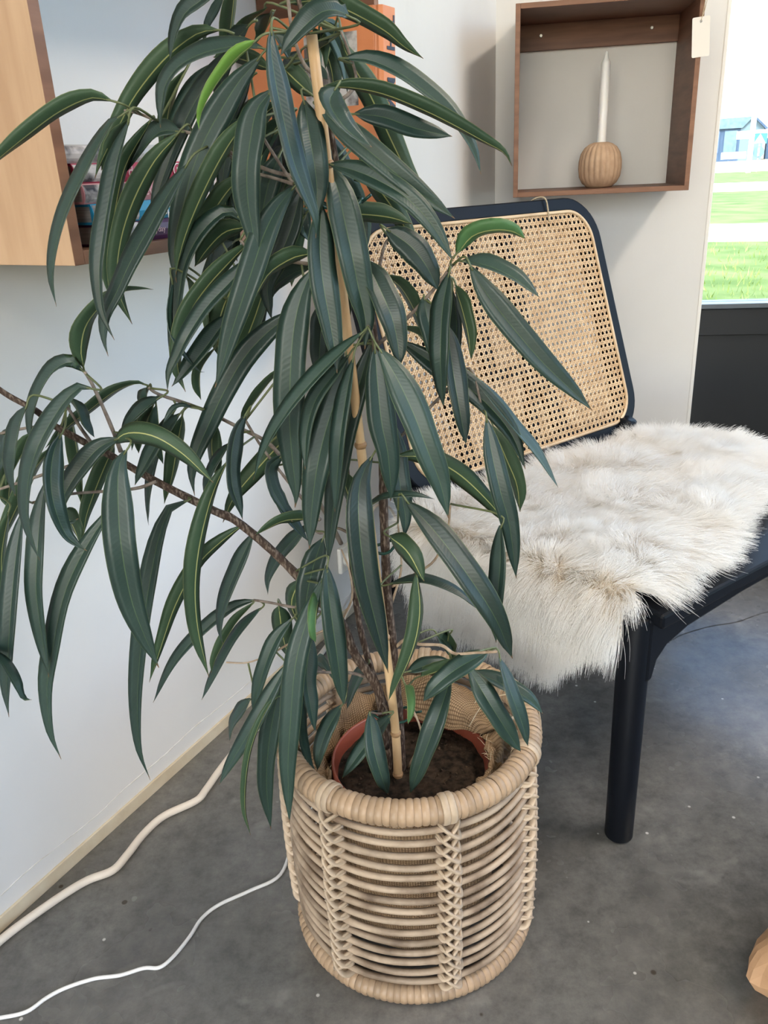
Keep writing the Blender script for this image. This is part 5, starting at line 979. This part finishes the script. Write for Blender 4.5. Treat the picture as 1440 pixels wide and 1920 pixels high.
def ring_of(name, proto, count, z):
    proto.location = (0, 0, z)
    for k in range(1, count):
        c = proto.copy(); COL.objects.link(c); c.location = (0, 0, z); c.rotation_euler = (random.uniform(-.004, .004), random.uniform(-.004, .004), 2 * math.pi * k / count)
ring_of('rim_wrap', wrap_mesh('rim_wrap', RIM_R, RIM_r, 14, 118, M['rattan_wrap']), 118, RIM_Z)
b = MB(); b.lathe([(RIM_R + 0.0115 * math.cos(t), RIM_Z + 0.0115 * math.sin(t)) for t in [i * math.pi / 6 for i in range(12)]], n=64, closed=True); b.build('rim_core', M['rattan'], basket, smooth=True, world=False)
ring_of('base_wrap', wrap_mesh('base_wrap', 0.1385, 0.0112, 10, 118, M['rattan_wrap']), 118, 0.0112)
COLS = [-76 + 51.43 * k for k in range(7)]
NHOOP = 15; hz_ = [0.249 - (0.249 - 0.034) * k / (NHOOP - 1) for k in range(NHOOP)]
def hoop_r(z): return 0.1405 + 0.0035 * math.sin(math.pi * min(1, max(0, (z - 0.01) / 0.26)))
for i, z in enumerate(hz_):
    b = MB(); pts = []
    for k in range(96):
        a = 2 * math.pi * k / 96; w = 0.0012 * noise.noise(Vector((math.cos(a) * 2, math.sin(a) * 2, i * 3.1)))
        rr = hoop_r(z) + w; pts.append((rr * math.cos(a), rr * math.sin(a), z + 0.0022 * noise.noise(Vector((math.cos(a) * 1.6, math.sin(a) * 1.6, i * 5.3 + 40)))))
    rads = [0.0037 + (0.0009 if noise.noise(Vector((k * 0.9, i * 7.0, 2))) > 0.45 else 0) for k in range(96)]
    b.tube(pts, rads, 8, closed=True); b.build('hoop', M['rattan'], basket, smooth=True, world=False)
for a in COLS:
    t = R(a); b = MB(); b.tube([((0.1405 - 0.0085) * math.cos(t), (0.1405 - 0.0085) * math.sin(t), z) for z in (0.012, 0.1, 0.2, 0.27)], 0.0046, 10); b.build('upright', M['rattan'], basket, smooth=True, world=False)
def lash_mesh():
    b = MB(); Rr = 0.142
    for sgn, lift in ((1, 0.0), (-1, 0.0016)):
        pp = [(-0.0105, -0.006, -0.0088), (-0.0085, 0.002, -0.0078), (-0.005, 0.0052 + lift, -0.005), (0, 0.0062 + lift, 0), (0.005, 0.0052 + lift, 0.005), (0.0085, 0.002, 0.0078), (0.0105, -0.006, 0.0088)]
        b.tube(smooth_path([(Rr + q[1], sgn * q[0], q[2]) for q in pp], 3), 0.0043, 8, flat=0.5, ref=(1, 0, 0))
    o = b.build('lashing', M['rattan_lash'], basket, smooth=True, world=False); return o
lash = lash_mesh(); first = True
for a in COLS:
    for z in hz_:
        c = lash if first else lash.copy()
        if not first: COL.objects.link(c)
        first = False; c.location = (0.0, 0.0, z - 0.002); c.rotation_euler = (0, 0, R(a + random.uniform(-0.5, 0.5)))
        c.location.x = (hoop_r(z) - 0.1405) * math.cos(R(a)); c.location.y = (hoop_r(z) - 0.1405) * math.sin(R(a))
b = MB()
ring = [(RIM_R + 0.0148 * math.cos(t), 0, 0.0148 * math.sin(t)) for t in [i * math.pi / 10 for i in range(20)]]
b.tube(ring, 0.0040, 8, closed=True, flat=0.4, ref=(0, 1, 0)); strap = b.build('rim_strap', M['rattan_lash'], basket, smooth=True, world=False); first = True
for a in COLS:
    for da in (-1.6, 1.1):
        c = strap if first else strap.copy()
        if not first: COL.objects.link(c)
        first = False; c.location = (0, 0, RIM_Z); c.rotation_euler = (0, 0, R(a + da))
    
# pot, soil
PC = Vector((0.017, 0.775, 0))
pot = empty('plant_pot', PC, label='terracotta coloured plastic plant pot inside the rattan basket', cat='plant pot')
b = MB(); b.lathe([(0.060, 0.016), (0.0605, 0.014), (0.066, 0.014), (0.080, 0.205), (0.0815, 0.212), (0.0905, 0.214), (0.0925, 0.218), (0.0925, 0.238), (0.0908, 0.2405), (0.0888, 0.238), (0.0865, 0.225), (0.084, 0.21), (0.060, 0.03)], n=72)
b.build('shell', M['pot'], pot, smooth=True, world=False)
b = MB(); vs_ = [(0, 0, 0.226)]; fs_ = []; NR, NA = 16, 64
for i in range(1, NR + 1):
    for k in range(NA):
        r = 0.0868 * i / NR; a = 2 * math.pi * k / NA; p = Vector((r * math.cos(a), r * math.sin(a), 0))
        vs_.append((p.x, p.y, 0.224 + 0.0035 * noise.noise(p * 60) + 0.002 * noise.noise(p * 170) - 0.003 * (i / NR) ** 4))
for k in range(NA): fs_.append((0, 1 + k, 1 + (k + 1) % NA))
for i in range(NR - 1):
    for k in range(NA): fs_.append((1 + i * NA + k, 1 + (i + 1) * NA + k, 1 + (i + 1) * NA + (k + 1) % NA, 1 + i * NA + (k + 1) % NA))
b.add(vs_, fs_); soil = b.build('soil', M['soil'], pot, smooth=True, world=False)
b = MB()
for k in range(260):
    a = random.uniform(0, 6.28); r = 0.083 * math.sqrt(random.random()); s = random.uniform(0.0008, 0.0028); c = Vector((r * math.cos(a), r * math.sin(a), 0.2245 + s * 0.3))
    d = [Vector((random.gauss(0, 1), random.gauss(0, 1), random.gauss(0, 0.7))).normalized() * s for _ in range(4)]
    b.add([c + q for q in d], [(0, 1, 2), (0, 2, 3), (0, 3, 1), (1, 3, 2)])
o = b.build('soil_crumbs', M['clod'], soil, world=False); o['kind'] = 'stuff'

# burlap between pot and basket
burl = empty('burlap_cloth', BX + Vector((0, 0, 0.03)), label='crumpled brown burlap cloth stuffed between pot and basket', cat='cloth')
NA = 160; prof_t = [i / 27 for i in range(28)]
def burl_pt(a, t):
    back = 0.5 + 0.5 * math.sin(a)                      # 1 at the back
    rt = max(0.0, math.cos(a - R(52))) ** 4              # bunched to the right
    lf = max(0.0, math.cos(a - R(160))) ** 3
    top = 0.232 + 0.014 * back + 0.026 * rt + 0.012 * lf + 0.020 * noise.noise(Vector((math.cos(a) * 3, math.sin(a) * 3, 4)))
    inr = 0.100 - 0.036 * rt
    key = [(0.0, 0.088, 0.018), (0.10, 0.092, 0.030), (0.22, 0.100, 0.08), (0.45, 0.106, 0.16), (0.66, 0.114, top - 0.022), (0.76, 0.117, top - 0.004), (0.82, 0.111, top), (0.90, (0.114 + inr) / 2, top - 0.006), (1.0, inr, max(0.205, top - 0.045) if rt < 0.25 else 0.246)]
    for (t0, r0, z0), (t1, r1, z1) in zip(key, key[1:]):
        if t <= t1:
            k = (t - t0) / (t1 - t0); r = r0 + (r1 - r0) * k; z = z0 + (z1 - z0) * k; break
    P = Vector((math.cos(a), math.sin(a), 0))
    amp = 0.014 * min(1, t * 4)
    r += amp * noise.noise(Vector((P.x * 5, P.y * 5, z * 16))) + 0.005 * min(1, t * 4) * noise.noise(Vector((P.x * 11, P.y * 11, z * 34 + 7)))
    z += 0.012 * (1 if t > 0.6 else 0) * noise.noise(Vector((P.x * 7 + 3, P.y * 7, t * 6)))
    r = min(r, 0.1275)
    if t > 0.86: 
        q = Vector((r * P.x - (PC.x - BX.x), r * P.y - (PC.y - BX.y)))
        if q.length < 0.096 and z < 0.244: z = 0.2445 + 0.004 * noise.noise(Vector((P.x * 20, P.y * 20, 1)))
    # stay outside the pot wall
    dx, dy = PC.x - BX.x, PC.y - BX.y; pr = (0.066 + 0.075 * max(0, z - 0.014) if z < 0.205 else 0.0935) + 0.0035
    q = Vector((r * P.x - dx, r * P.y - dy))
    if z < 0.2425 and q.length < pr: q = q.normalized() * pr
    return (q.x + dx, q.y + dy, z)
me = bpy.data.meshes.new('sheet')
V = [burl_pt(2 * math.pi * k / NA, t) for t in prof_t for k in range(NA)]
F = [(i * NA + k, i * NA + (k + 1) % NA, (i + 1) * NA + (k + 1) % NA, (i + 1) * NA + k) for i in range(len(prof_t) - 1) for k in range(NA)]
me.from_pydata(V, [], F); me.materials.append(M['burlap']); uvl = me.uv_layers.new(name='UVMap')
for p in me.polygons:
    for li in p.loop_indices:
        vi = me.loops[li].vertex_index; i, k = divmod(vi, NA)
        if k == 0 and any(me.loops[l].vertex_index % NA == NA - 1 for l in p.loop_indices): k = NA
        uvl.data[li].uv = (k / NA * 0.75, prof_t[i] * 0.42)
me.polygons.foreach_set('use_smooth', [True] * len(me.polygons)); me.update()
so = link('sheet', me, burl, world=False); so.location = (0, 0, -0.03)
sm = so.modifiers.new('thick', 'SOLIDIFY'); sm.thickness = 0.0012
# thick fold bunched over the far right of the pot
me = bpy.data.meshes.new('fold'); NU, NV = 60, 30; V = []
for i in range(NU):
    u = i / (NU - 1); a = R(8 + 98 * u)
    for j in range(NV):
        v = j / (NV - 1); w = math.sin(math.pi * u) ** 0.5
        r = 0.122 - (0.030 + 0.040 * w) * v
        z = 0.246 + 0.030 * w * math.sin(math.pi * min(1, v * 1.05)) ** 0.8 + 0.006 * math.sin(v * 9 + u * 5) * w
        p = Vector((r * math.cos(a), r * math.sin(a), z)); q = nvec(p * 42)
        p += Vector((q.x * 0.006, q.y * 0.006, abs(q.z) * 0.013 * math.sin(math.pi * v)))
        p.z = max(p.z, 0.2435 if v > 0.3 else 0.238)
        rr = math.hypot(p.x, p.y)
        if rr > 0.1245: p.x *= 0.1245 / rr; p.y *= 0.1245 / rr
        V.append(tuple(p))
me.from_pydata(V, [], [(i * NV + j, (i + 1) * NV + j, (i + 1) * NV + j + 1, i * NV + j + 1) for i in range(NU - 1) for j in range(NV - 1)])
me.materials.append(M['burlap']); uvl = me.uv_layers.new(name='UVMap')
for lp_ in me.loops:
    i, j = divmod(lp_.vertex_index, NV); uvl.data[lp_.index].uv = (i / NU * 0.19, j / NV * 0.10)
me.polygons.foreach_set('use_smooth', [True] * len(me.polygons)); me.update()
fo2 = link('fold', me, burl, world=False); fo2.location = (0, 0, -0.03)
sm = fo2.modifiers.new('thick', 'SOLIDIFY'); sm.thickness = 0.0016; sm.offset = 0
# frayed threads on the burlap edge
b = MB()
for k in range(90):
    a = random.uniform(R(-20), R(200)); q = Vector(burl_pt(a, 1.0)) + BX
    d = Vector((random.gauss(0, 1), random.gauss(0, 1), random.uniform(0.0, 0.9))).normalized() * random.uniform(0.006, 0.016)
    b.tube([q, q + d * 0.5 + Vector((0, 0, 0.001)), q + d], [0.0004, 0.00035, 0.0002], 4)
o = b.build('frayed_threads', M['string'], burl); o['kind'] = 'stuff'
# jute threads trailing over the rim
tw2 = empty('jute_thread', (0.125, 0.83, 0.28), label='loose jute thread looped over the right side of the basket rim', cat='thread')
b = MB(); b.tube(smooth_path([(0.088, 0.800, 0.258), (0.105, 0.806, 0.283), (0.128, 0.812, 0.2915), (0.152, 0.806, 0.293), (0.166, 0.797, 0.287), (0.1705, 0.790, 0.272), (0.1705, 0.785, 0.262)], 6), 0.0007, 6)
b.tube(smooth_path([(0.095, 0.83, 0.262), (0.112, 0.835, 0.286), (0.14, 0.83, 0.292), (0.160, 0.815, 0.290), (0.168, 0.80, 0.274)], 6), 0.0006, 6)
b.build('strand', M['string'], tw2, smooth=True)

# ------------------------------------------------------------------ the plant
plant = empty('ficus_plant', (0.01, 0.775, 0.224), label='tall long leaved ficus growing in the pot in the basket', cat='plant')
samples = []
for (kind, r0, r1, pts) in BRANCHES:
    k = 8 if len(pts) > 8 else 5
    P = smooth_path(pts, k); m = len(P)
    rad = []
    for i, p in enumerate(P):
        t = i / (m - 1); r = r0 + (r1 - r0) * t ** 0.8
        rad.append(r * (1 + 0.14 * noise.noise(p * 90)))
        samples.append((p, kind))
    b = MB(); b.tube(P, rad, 10 if kind == 'trunk' else 7)
    b.build({'trunk': 'stem', 'twig': 'branch', 'dry': 'dry_twig'}[kind], M[{'trunk': 'bark', 'twig': 'twig', 'dry': 'dry'}[kind]], plant, smooth=True)
kb = KDTree(len(samples))
for i, (p, k) in enumerate(samples): kb.insert(p, i)
kb.balance()

def width_at(t):
    if t < 0.30: w = (0.10 + 0.90 * (math.sin(t / 0.30 * math.pi / 2)) ** 0.85)
    else:
        x = (t - 0.30) / 0.70; w = 1 - x ** 2.9
        if x > 0.80: w = min(w, 0.50 * ((1 - x) / 0.20) ** 1.25 + 0.015)
    return max(w, 0.02)
US = (-1.0, -0.5, 0.0, 0.0, 0.5, 1.0)        # the midrib vertex is doubled so that the fold stays crisp
def make_leaf(tone, w, n0, pts, idx):
    rnd = random.Random(idx * 7 + 3)
    P = smooth_path(pts, 8); L = [0.0]
    for i in range(1, len(P)): L.append(L[-1] + (P[i] - P[i - 1]).length)
    SEG = 22 if L[-1] > 0.1 else 13
    Q = []; TT = [1 - (1 - s / SEG) ** 1.25 for s in range(SEG + 1)]
    for t in TT:
        d = L[-1] * t; j = 1
        while j < len(L) - 1 and L[j] < d: j += 1
        k = (d - L[j - 1]) / max(1e-9, L[j] - L[j - 1]); Q.append(P[j - 1].lerp(P[j], k))
    n0 = Vector(n0); fold = R(rnd.uniform(14, 30)); curl = rnd.uniform(0.0, 0.07); wave = rnd.uniform(0.0, 0.05); ph = rnd.uniform(0, 6)
    twist = R(rnd.uniform(-16, 16))
    V, UVv, F, MI = [], [], [], []
    for s, q in enumerate(Q):
        t = TT[s]; T = (Q[min(s + 1, SEG)] - Q[max(s - 1, 0)]).normalized()
        S = T.cross(n0)
        if S.length < 0.05: S = T.cross(Vector((0.3, 0.2, 1)))
        S.normalize(); Nv = S.cross(T).normalized()
        if Nv.dot(n0) < 0: Nv = -Nv
        a = twist * (t - 0.5); S, Nv = S * math.cos(a) + Nv * math.sin(a), Nv * math.cos(a) - S * math.sin(a)
        hw = w / 2 * width_at(t) * (1 + wave * math.sin(t * 17 + ph))
        for u in US:
            off = S * (u * hw * math.cos(fold)) + Nv * (abs(u) * hw * math.sin(fold) - curl * u * u * hw)
            V.append(q + off); UVv.append(((u + 1) / 2, t))
        for u in (-0.5, 0.0, 0.5):
            off = S * (u * hw * math.cos(fold)) + Nv * (abs(u) * hw * math.sin(fold) - curl * u * u * hw - (0.0010 if u == 0 else 0.00045) * min(1, hw / 0.004))
            V.append(q + off); UVv.append(((u + 1) / 2, t))
    for s in range(SEG):
        o, p = s * 9, (s + 1) * 9
        top = [(0, 1), (1, 2), (3, 4), (4, 5)]; bot = [(0, 6), (6, 7), (7, 8), (8, 5)]
        for k in range(4):
            i, j = top[k]; F.append((o + i, o + j, p + j, p + i)); MI.append(0)
            i, j = bot[k]; F.append((o + j, o + i, p + i, p + j)); MI.append(1)
    # orientation: upper faces look along the upper normal
    f0 = F[len(F) // 2 - (len(F) // 2) % 8]; e1 = Vector(V[f0[1]]) - Vector(V[f0[0]]); e2 = Vector(V[f0[3]]) - Vector(V[f0[0]])
    if e1.cross(e2).dot(n0) < 0: F = [tuple(reversed(f)) for f in F]
    # stalk to the nearest branch
    base = Q[0]; T0 = (Q[1] - Q[0]).normalized()
    _, bi, dist = kb.find(base)
    tgt = samples[bi][0]
    path = smooth_path([base + T0 * 0.004, base - T0 * min(0.010, dist * 0.4), tgt], 4) if dist < 0.075 else smooth_path([base + T0 * 0.004, base - T0 * 0.006, base - T0 * 0.014 + Vector((0, 0.004, -0.002))], 3)
    mb = MB(); mb.tube(path, [0.0009 + 0.0003 * i / len(path) for i in range(len(path))], 5)
    o0 = len(V); V += mb.v; UVv += [(0.3, 0.5)] * len(mb.v); F += [tuple(i + o0 for i in f) for f in mb.f]; MI += [2] * len(mb.f)
    me = bpy.data.meshes.new('leaf'); me.from_pydata([tuple(v) for v in V], [], F)
    for mm in LEAFM[tone] + [M['petiole']]: me.materials.append(mm)
    me.polygons.foreach_set('material_index', MI); me.polygons.foreach_set('use_smooth', [True] * len(F))
    uvl = me.uv_layers.new(name='UVMap'); li = np.empty(len(me.loops), dtype=np.int32); me.loops.foreach_get('vertex_index', li)
    uvl.data.foreach_set('uv', np.array(UVv, dtype=np.float32)[li].ravel()); me.update()
    link('leaf', me, plant)
for i, (tone, w, n0, pts) in enumerate(LEAVES): make_leaf(tone, w, n0, pts, i)

# bamboo stake and its ties
stake = empty('bamboo_stake', (0.001, 0.768, 0.20), label='thin bamboo stake supporting the ficus stems', cat='stake')
SP = smooth_path([(0.001, 0.760, 0.19), (0.000, 0.757, 0.31), (-0.0148, 0.752, 0.552), (-0.0380, 0.732, 0.970)], 14)
nodes_t = (0.12, 0.30, 0.52, 0.74, 0.93)
rad = []
for i in range(len(SP)):
    t = i / (len(SP) - 1); rad.append(0.0052 - 0.0008 * t)
b = MB(); b.tube(SP, rad, 14); b.build('cane', M['bamboo'], stake, smooth=True)
for t in nodes_t:
    i = int(t * (len(SP) - 1)); d = (SP[i + 1] - SP[i]).normalized(); c = SP[i]
    b = MB(); b.tube([c - d * 0.003, c - d * 0.001, c + d * 0.001, c + d * 0.003], [0.0050, 0.0061, 0.0061, 0.0050], 14); b.build('node', M['bamboo_node'], stake, smooth=True)
def tie(cx, cy, cz, rx, ry, label):
    b = MB(); pts = [(cx + rx * math.cos(a), cy + ry * math.sin(a), cz + 0.004 * math.sin(a * 2 + 1)) for a in [i * math.pi / 12 for i in range(24)]]
    b.tube(pts, 0.0016, 7, closed=True); b.tube([(cx + rx, cy, cz), (cx + rx + 0.008, cy - 0.006, cz + 0.006)], 0.0014, 6)
    o = b.build('plant_tie', M['tie'], None, smooth=True); tag(o, label, 'tie', 'green plant ties on the stake')
tie(-0.001, 0.772, 0.302, 0.024, 0.012, 'green plastic tie around the stems just above the soil')
tie(-0.006, 0.772, 0.512, 0.016, 0.011, 'green plastic tie around a stem halfway up the stake')
tie(-0.026, 0.752, 0.846, 0.020, 0.012, 'green plastic tie around the stake below its top')

# ------------------------------------------------------------------ cables, socket, bag
b = MB(); TH = [(-0.58, 0.62), (-0.525, 0.728), (-0.506, 0.761), (-0.482, 0.791), (-0.454, 0.822), (-0.429, 0.844), (-0.4, 0.859), (-0.387, 0.887), (-0.374, 0.924), (-0.353, 0.958), (-0.311, 0.987), (-0.3, 1.011), (-0.286, 1.055), (-0.264, 1.112), (-0.242, 1.153), (-0.221, 1.184), (-0.174, 1.297), (-0.13, 1.415)]
pts = [(x + 0.006, y - 0.003, 0.0056) for x, y in TH]
def LWo(s, o, z): return LW(s, o, z)
pts += [LW(0.815, 0.016, 0.010), LW(0.86, 0.013, 0.030), LW(0.905, 0.012, 0.055), LW(0.935, 0.012, 0.11), LW(0.955, 0.012, 0.17), LW(0.985, 0.012, 0.205), LW(1.02, 0.012, 0.20), LW(1.064, 0.012, 0.172), LW(1.10, 0.012, 0.11), LW(1.14, 0.014, 0.03)]
P = smooth_path(pts, 6)
b.tube(P, [0.0056 if i < 6 * 16 else 0.0056 - 0.0022 * min(1, (i - 96) / 18) for i in range(len(P))], 12)
o = b.build('floor_cable', M['cable'], None, smooth=True); tag(o, 'thick cream cable lying along the foot of the wall', 'cable')
b = MB(); TN = [(-0.60, 0.63), (-0.492, 0.647), (-0.464, 0.65), (-0.436, 0.656), (-0.419, 0.672), (-0.4, 0.684), (-0.37, 0.694), (-0.34, 0.697), (-0.314, 0.705), (-0.295, 0.705), (-0.281, 0.72), (-0.267, 0.747), (-0.257, 0.773), (-0.238, 0.793), (-0.201, 0.813), (-0.163, 0.838), (-0.150, 0.90), (-0.13, 0.96), (-0.06, 1.04), (0.03, 1.12)]
b.tube(smooth_path([(x, y, 0.0023) for x, y in TN], 6), 0.0023, 10)
o = b.build('thin_cable', M['cable_w'], None, smooth=True); tag(o, 'thin white cable snaking over the concrete floor', 'cable')
sk = empty('wall_socket', LW(0.87, 0.0, 0.14), label='small white plug and socket low on the wall behind the plant', cat='socket')
b = MB(); b.box((0.845, 0.0005, 0.112), (0.895, 0.010, 0.168), LW); b.build('plate', M['plastic_w'], sk, bevel=0.003)
b = MB(); b.tube([LW(0.87, 0.010, 0.14), LW(0.87, 0.034, 0.14), LW(0.87, 0.040, 0.14)], [0.017, 0.016, 0.012], 20); b.build('plug', M['plastic_w'], sk, smooth=True)
# crumpled paper bag at the right
bag = empty('paper_bag', (0.468, 0.652, 0), label='crumpled brown kraft paper bag on the concrete floor', cat='paper bag')
b = MB(); NA_, NZ = 28, 12; vs_ = []
for i in range(NZ):
    z = 0.15 * i / (NZ - 1)
    for k in range(NA_):
        a = 2 * math.pi * k / NA_; ca, sa = math.cos(a), math.sin(a); e = 0.45
        x = math.copysign(abs(ca) ** e, ca) * 0.085; y = math.copysign(abs(sa) ** e, sa) * 0.055
        g = 0.80 + 0.22 * math.sin(math.pi * min(0.5, z / 0.05 * 0.5)) - 0.50 * max(0, z - 0.03) / 0.12
        p = Vector((x * g, y * g, z)); nv = nvec(p * 26) * 0.010; vs_.append(tuple(p + Vector((nv.x, nv.y, 0 if i == 0 else nv.z * 0.5))))
b.add(vs_, [(i * NA_ + k, i * NA_ + (k + 1) % NA_, (i + 1) * NA_ + (k + 1) % NA_, (i + 1) * NA_ + k) for i in range(NZ - 1) for k in range(NA_)] + [tuple(range(NA_ - 1, -1, -1))])
o = b.build('bag_body', M['kraft'], bag, world=False); o.rotation_euler = (0, 0, R(38))
sm = o.modifiers.new('thick', 'SOLIDIFY'); sm.thickness = 0.0006

# ------------------------------------------------------------------ outside the window
OZ = -0.14
VA = R(23.0); VF = Vector((math.sin(VA), math.cos(VA), 0)); VR = Vector((math.cos(VA), -math.sin(VA), 0))
def OUT(r, d, z): p = VF * d + VR * r; return (p.x, p.y, OZ + z)
def strip(name, d0, d1, mat, z=0.0, r=160, kind='structure', label=None, cat=None):
    b = MB(); b.box((-r, d0, z - 0.2), (r, d1, z), OUT); o = b.build(name, mat); tag(o, label, cat, None, kind); return o
M['grass'] = noisy('lawn', (0.105, 0.17, 0.035), (0.21, 0.27, 0.085), 1.6, 0.9, 0.2, 8, bump=0.6, bscale=30)
M['grass_dry'] = noisy('dry_verge', (0.42, 0.36, 0.20), (0.55, 0.47, 0.28), 2.0, 0.9, 0.2, 5)
M['paving'] = noisy('pale_paving', (0.62, 0.60, 0.57), (0.72, 0.70, 0.67), 3, 0.8, 0.3)
M['asphalt'] = noisy('asphalt', (0.30, 0.31, 0.33), (0.36, 0.37, 0.39), 5, 0.8, 0.3)
strip('ground_lawn', 2.6, 110, M['grass'])
strip('footpath', 11.6, 14.4, M['paving'], 0.02)
strip('kerb_gutter', 27.5, 31.5, M['asphalt'], 0.02)
strip('kerb_edge', 31.5, 34.0, M['paving'], 0.06)
strip('road', 57, 96, M['paving'], 0.02)
strip('dry_verge', 96, 240, M['grass_dry'], 0.03)
b = MB(); b.box((-60, -12, -0.2), (60, 2.6, -0.005), OUT); o = b.build('ground_apron', M['paving'], None); o['kind'] = 'structure'; o.location.z -= 0.02
# tufts of grass near the glazing
b = MB(); rg = random.Random(3)
for k in range(9000):
    d = 3.2 + 8.2 * rg.random() ** 1.5; r = rg.uniform(-2.2, 6.5) * (0.4 + d / 11); h_ = rg.uniform(0.03, 0.085); p = Vector(OUT(r, d, 0)); a = rg.uniform(0, 6.28); s = Vector((math.cos(a), math.sin(a), 0)) * 0.006; lean = Vector((rg.gauss(0, 0.02), rg.gauss(0, 0.02), h_))
    b.add([p - s, p + s, p + lean], [(0, 1, 2)])
M['blade'] = noisy('grass_blade', (0.12, 0.20, 0.04), (0.24, 0.31, 0.10), 0.8, 0.6, 0.3)
o = b.build('grass_blades', M['blade']); tag(o, 'short green grass on the lawn outside the window', 'grass', None, 'stuff')
barn_m = noisy('blue_grey_cladding', (0.025, 0.055, 0.11), (0.045, 0.085, 0.15), 1.0, 0.7, 0.3, 2, (8, 8, 0.3)); roof_m = noisy('pale_roof', (0.055, 0.115, 0.16), (0.085, 0.15, 0.20), 2, 0.6)
pale_m = plain('pale_cladding', (0.085, 0.15, 0.20), 0.6); dark_m = plain('dark_opening', (0.05, 0.10, 0.22), 0.5)
barn = empty('barn', OUT(0, 150, 0), label='blue grey gabled barn beyond the road', cat='building')
b = MB(); b.box((-16, 140, 0), (-0.8, 158, 4.4), OUT); b.build('side_wall', barn_m, barn)
b = MB(); b.prism([(-0.8, 0), (2.3, 0), (2.3, 4.2), (0.7, 5.75), (-0.8, 5.2)], 140, 158, lambda r, z, d: OUT(r, d, z)); b.build('gable_wall', pale_m, barn)
b = MB(); b.prism([(-16, 4.4), (-0.6, 4.4), (0.7, 5.8), (-16, 5.6)], 139.5, 159, lambda r, z, d: OUT(r, d, z)); b.build('roof', roof_m, barn)
b = MB(); b.prism([(0.65, 5.8), (0.75, 6.05), (2.75, 4.2), (2.6, 3.95)], 139, 159, lambda r, z, d: OUT(r, d, z)); b.build('roof_edge', barn_m, barn)
for r0, r1 in ((-8.0, -3.6), (-2.9, -1.2)):
    b = MB(); b.box((r0, 139.8, 1.2), (r1, 140, 4.1), OUT); b.build('door_panel', dark_m if r0 < -3 else roof_m, barn)
shed = empty('shed', OUT(9, 150, 0), label='low blue shed with pale openings beside the barn', cat='building')
b = MB(); b.prism([(3.0, 0), (14, 0), (14, 3.3), (6.6, 3.5), (4.2, 3.3), (3.0, 3.0)], 150, 160, lambda r, z, d: OUT(r, d, z)); b.build('wall', barn_m, shed)
for k in range(7):
    b = MB(); b.box((4.6 + k * 0.75, 149.9, 2.0), (5.0 + k * 0.75, 150, 2.9), OUT); b.build('window', pale_m, shed)
white_m = plain('white_post_paint', (0.85, 0.85, 0.85), 0.5); teal_m = plain('teal_sign', (0.02, 0.34, 0.36), 0.5); blue_m = plain('blue_sign', (0.08, 0.16, 0.35), 0.5)
lp = empty('lamp_post', OUT(0.3, 54, 0), label='tall white post beside the road outside', cat='post')
b = MB(); b.tube([OUT(0.3, 54, 0), OUT(0.3, 54, 2.9), OUT(0.32, 54, 3.0)], [0.14, 0.14, 0.10], 12); b.build('pole', white_m, lp)
b = MB(); b.box((-0.5, 53.9, 1.75), (0.25, 54, 2.15), OUT); b.build('sign_board', white_m, lp)
b = MB(); b.box((-1.2, 53.9, 0.75), (0.1, 54, 1.1), OUT); b.build('sign_board', white_m, lp)
ts_ = empty('traffic_sign', OUT(0.75, 56, 0), label='traffic sign with a white triangle on teal outside', cat='sign')
b = MB(); b.tube([OUT(0.75, 56, 0), OUT(0.75, 56, 2.1)], 0.04, 8); b.build('pole', white_m, ts_)
b = MB(); b.box((0.38, 55.9, 1.48), (1.12, 55.95, 2.02), OUT); pn = b.build('panel', teal_m, ts_)
b = MB(); b.prism([(0.44, 1.5), (1.06, 1.5), (0.75, 2.0)], 55.85, 55.89, lambda r, z, d: OUT(r, d, z)); b.build('triangle', white_m, pn)
b = MB(); b.box((0.35, 55.9, 2.04), (1.15, 55.95, 2.22), OUT); b.build('panel', white_m, ts_)
b = MB(); c = Vector(OUT(0.75, 55.9, 1.05)); b.tube([c, c - VF * 0.04], 0.30, 20); b.build('disc', blue_m, ts_)
b = MB(); b.box((0.70, 55.82, 0.82), (0.80, 55.85, 1.28), OUT); b.build('disc_bar', white_m, ts_)
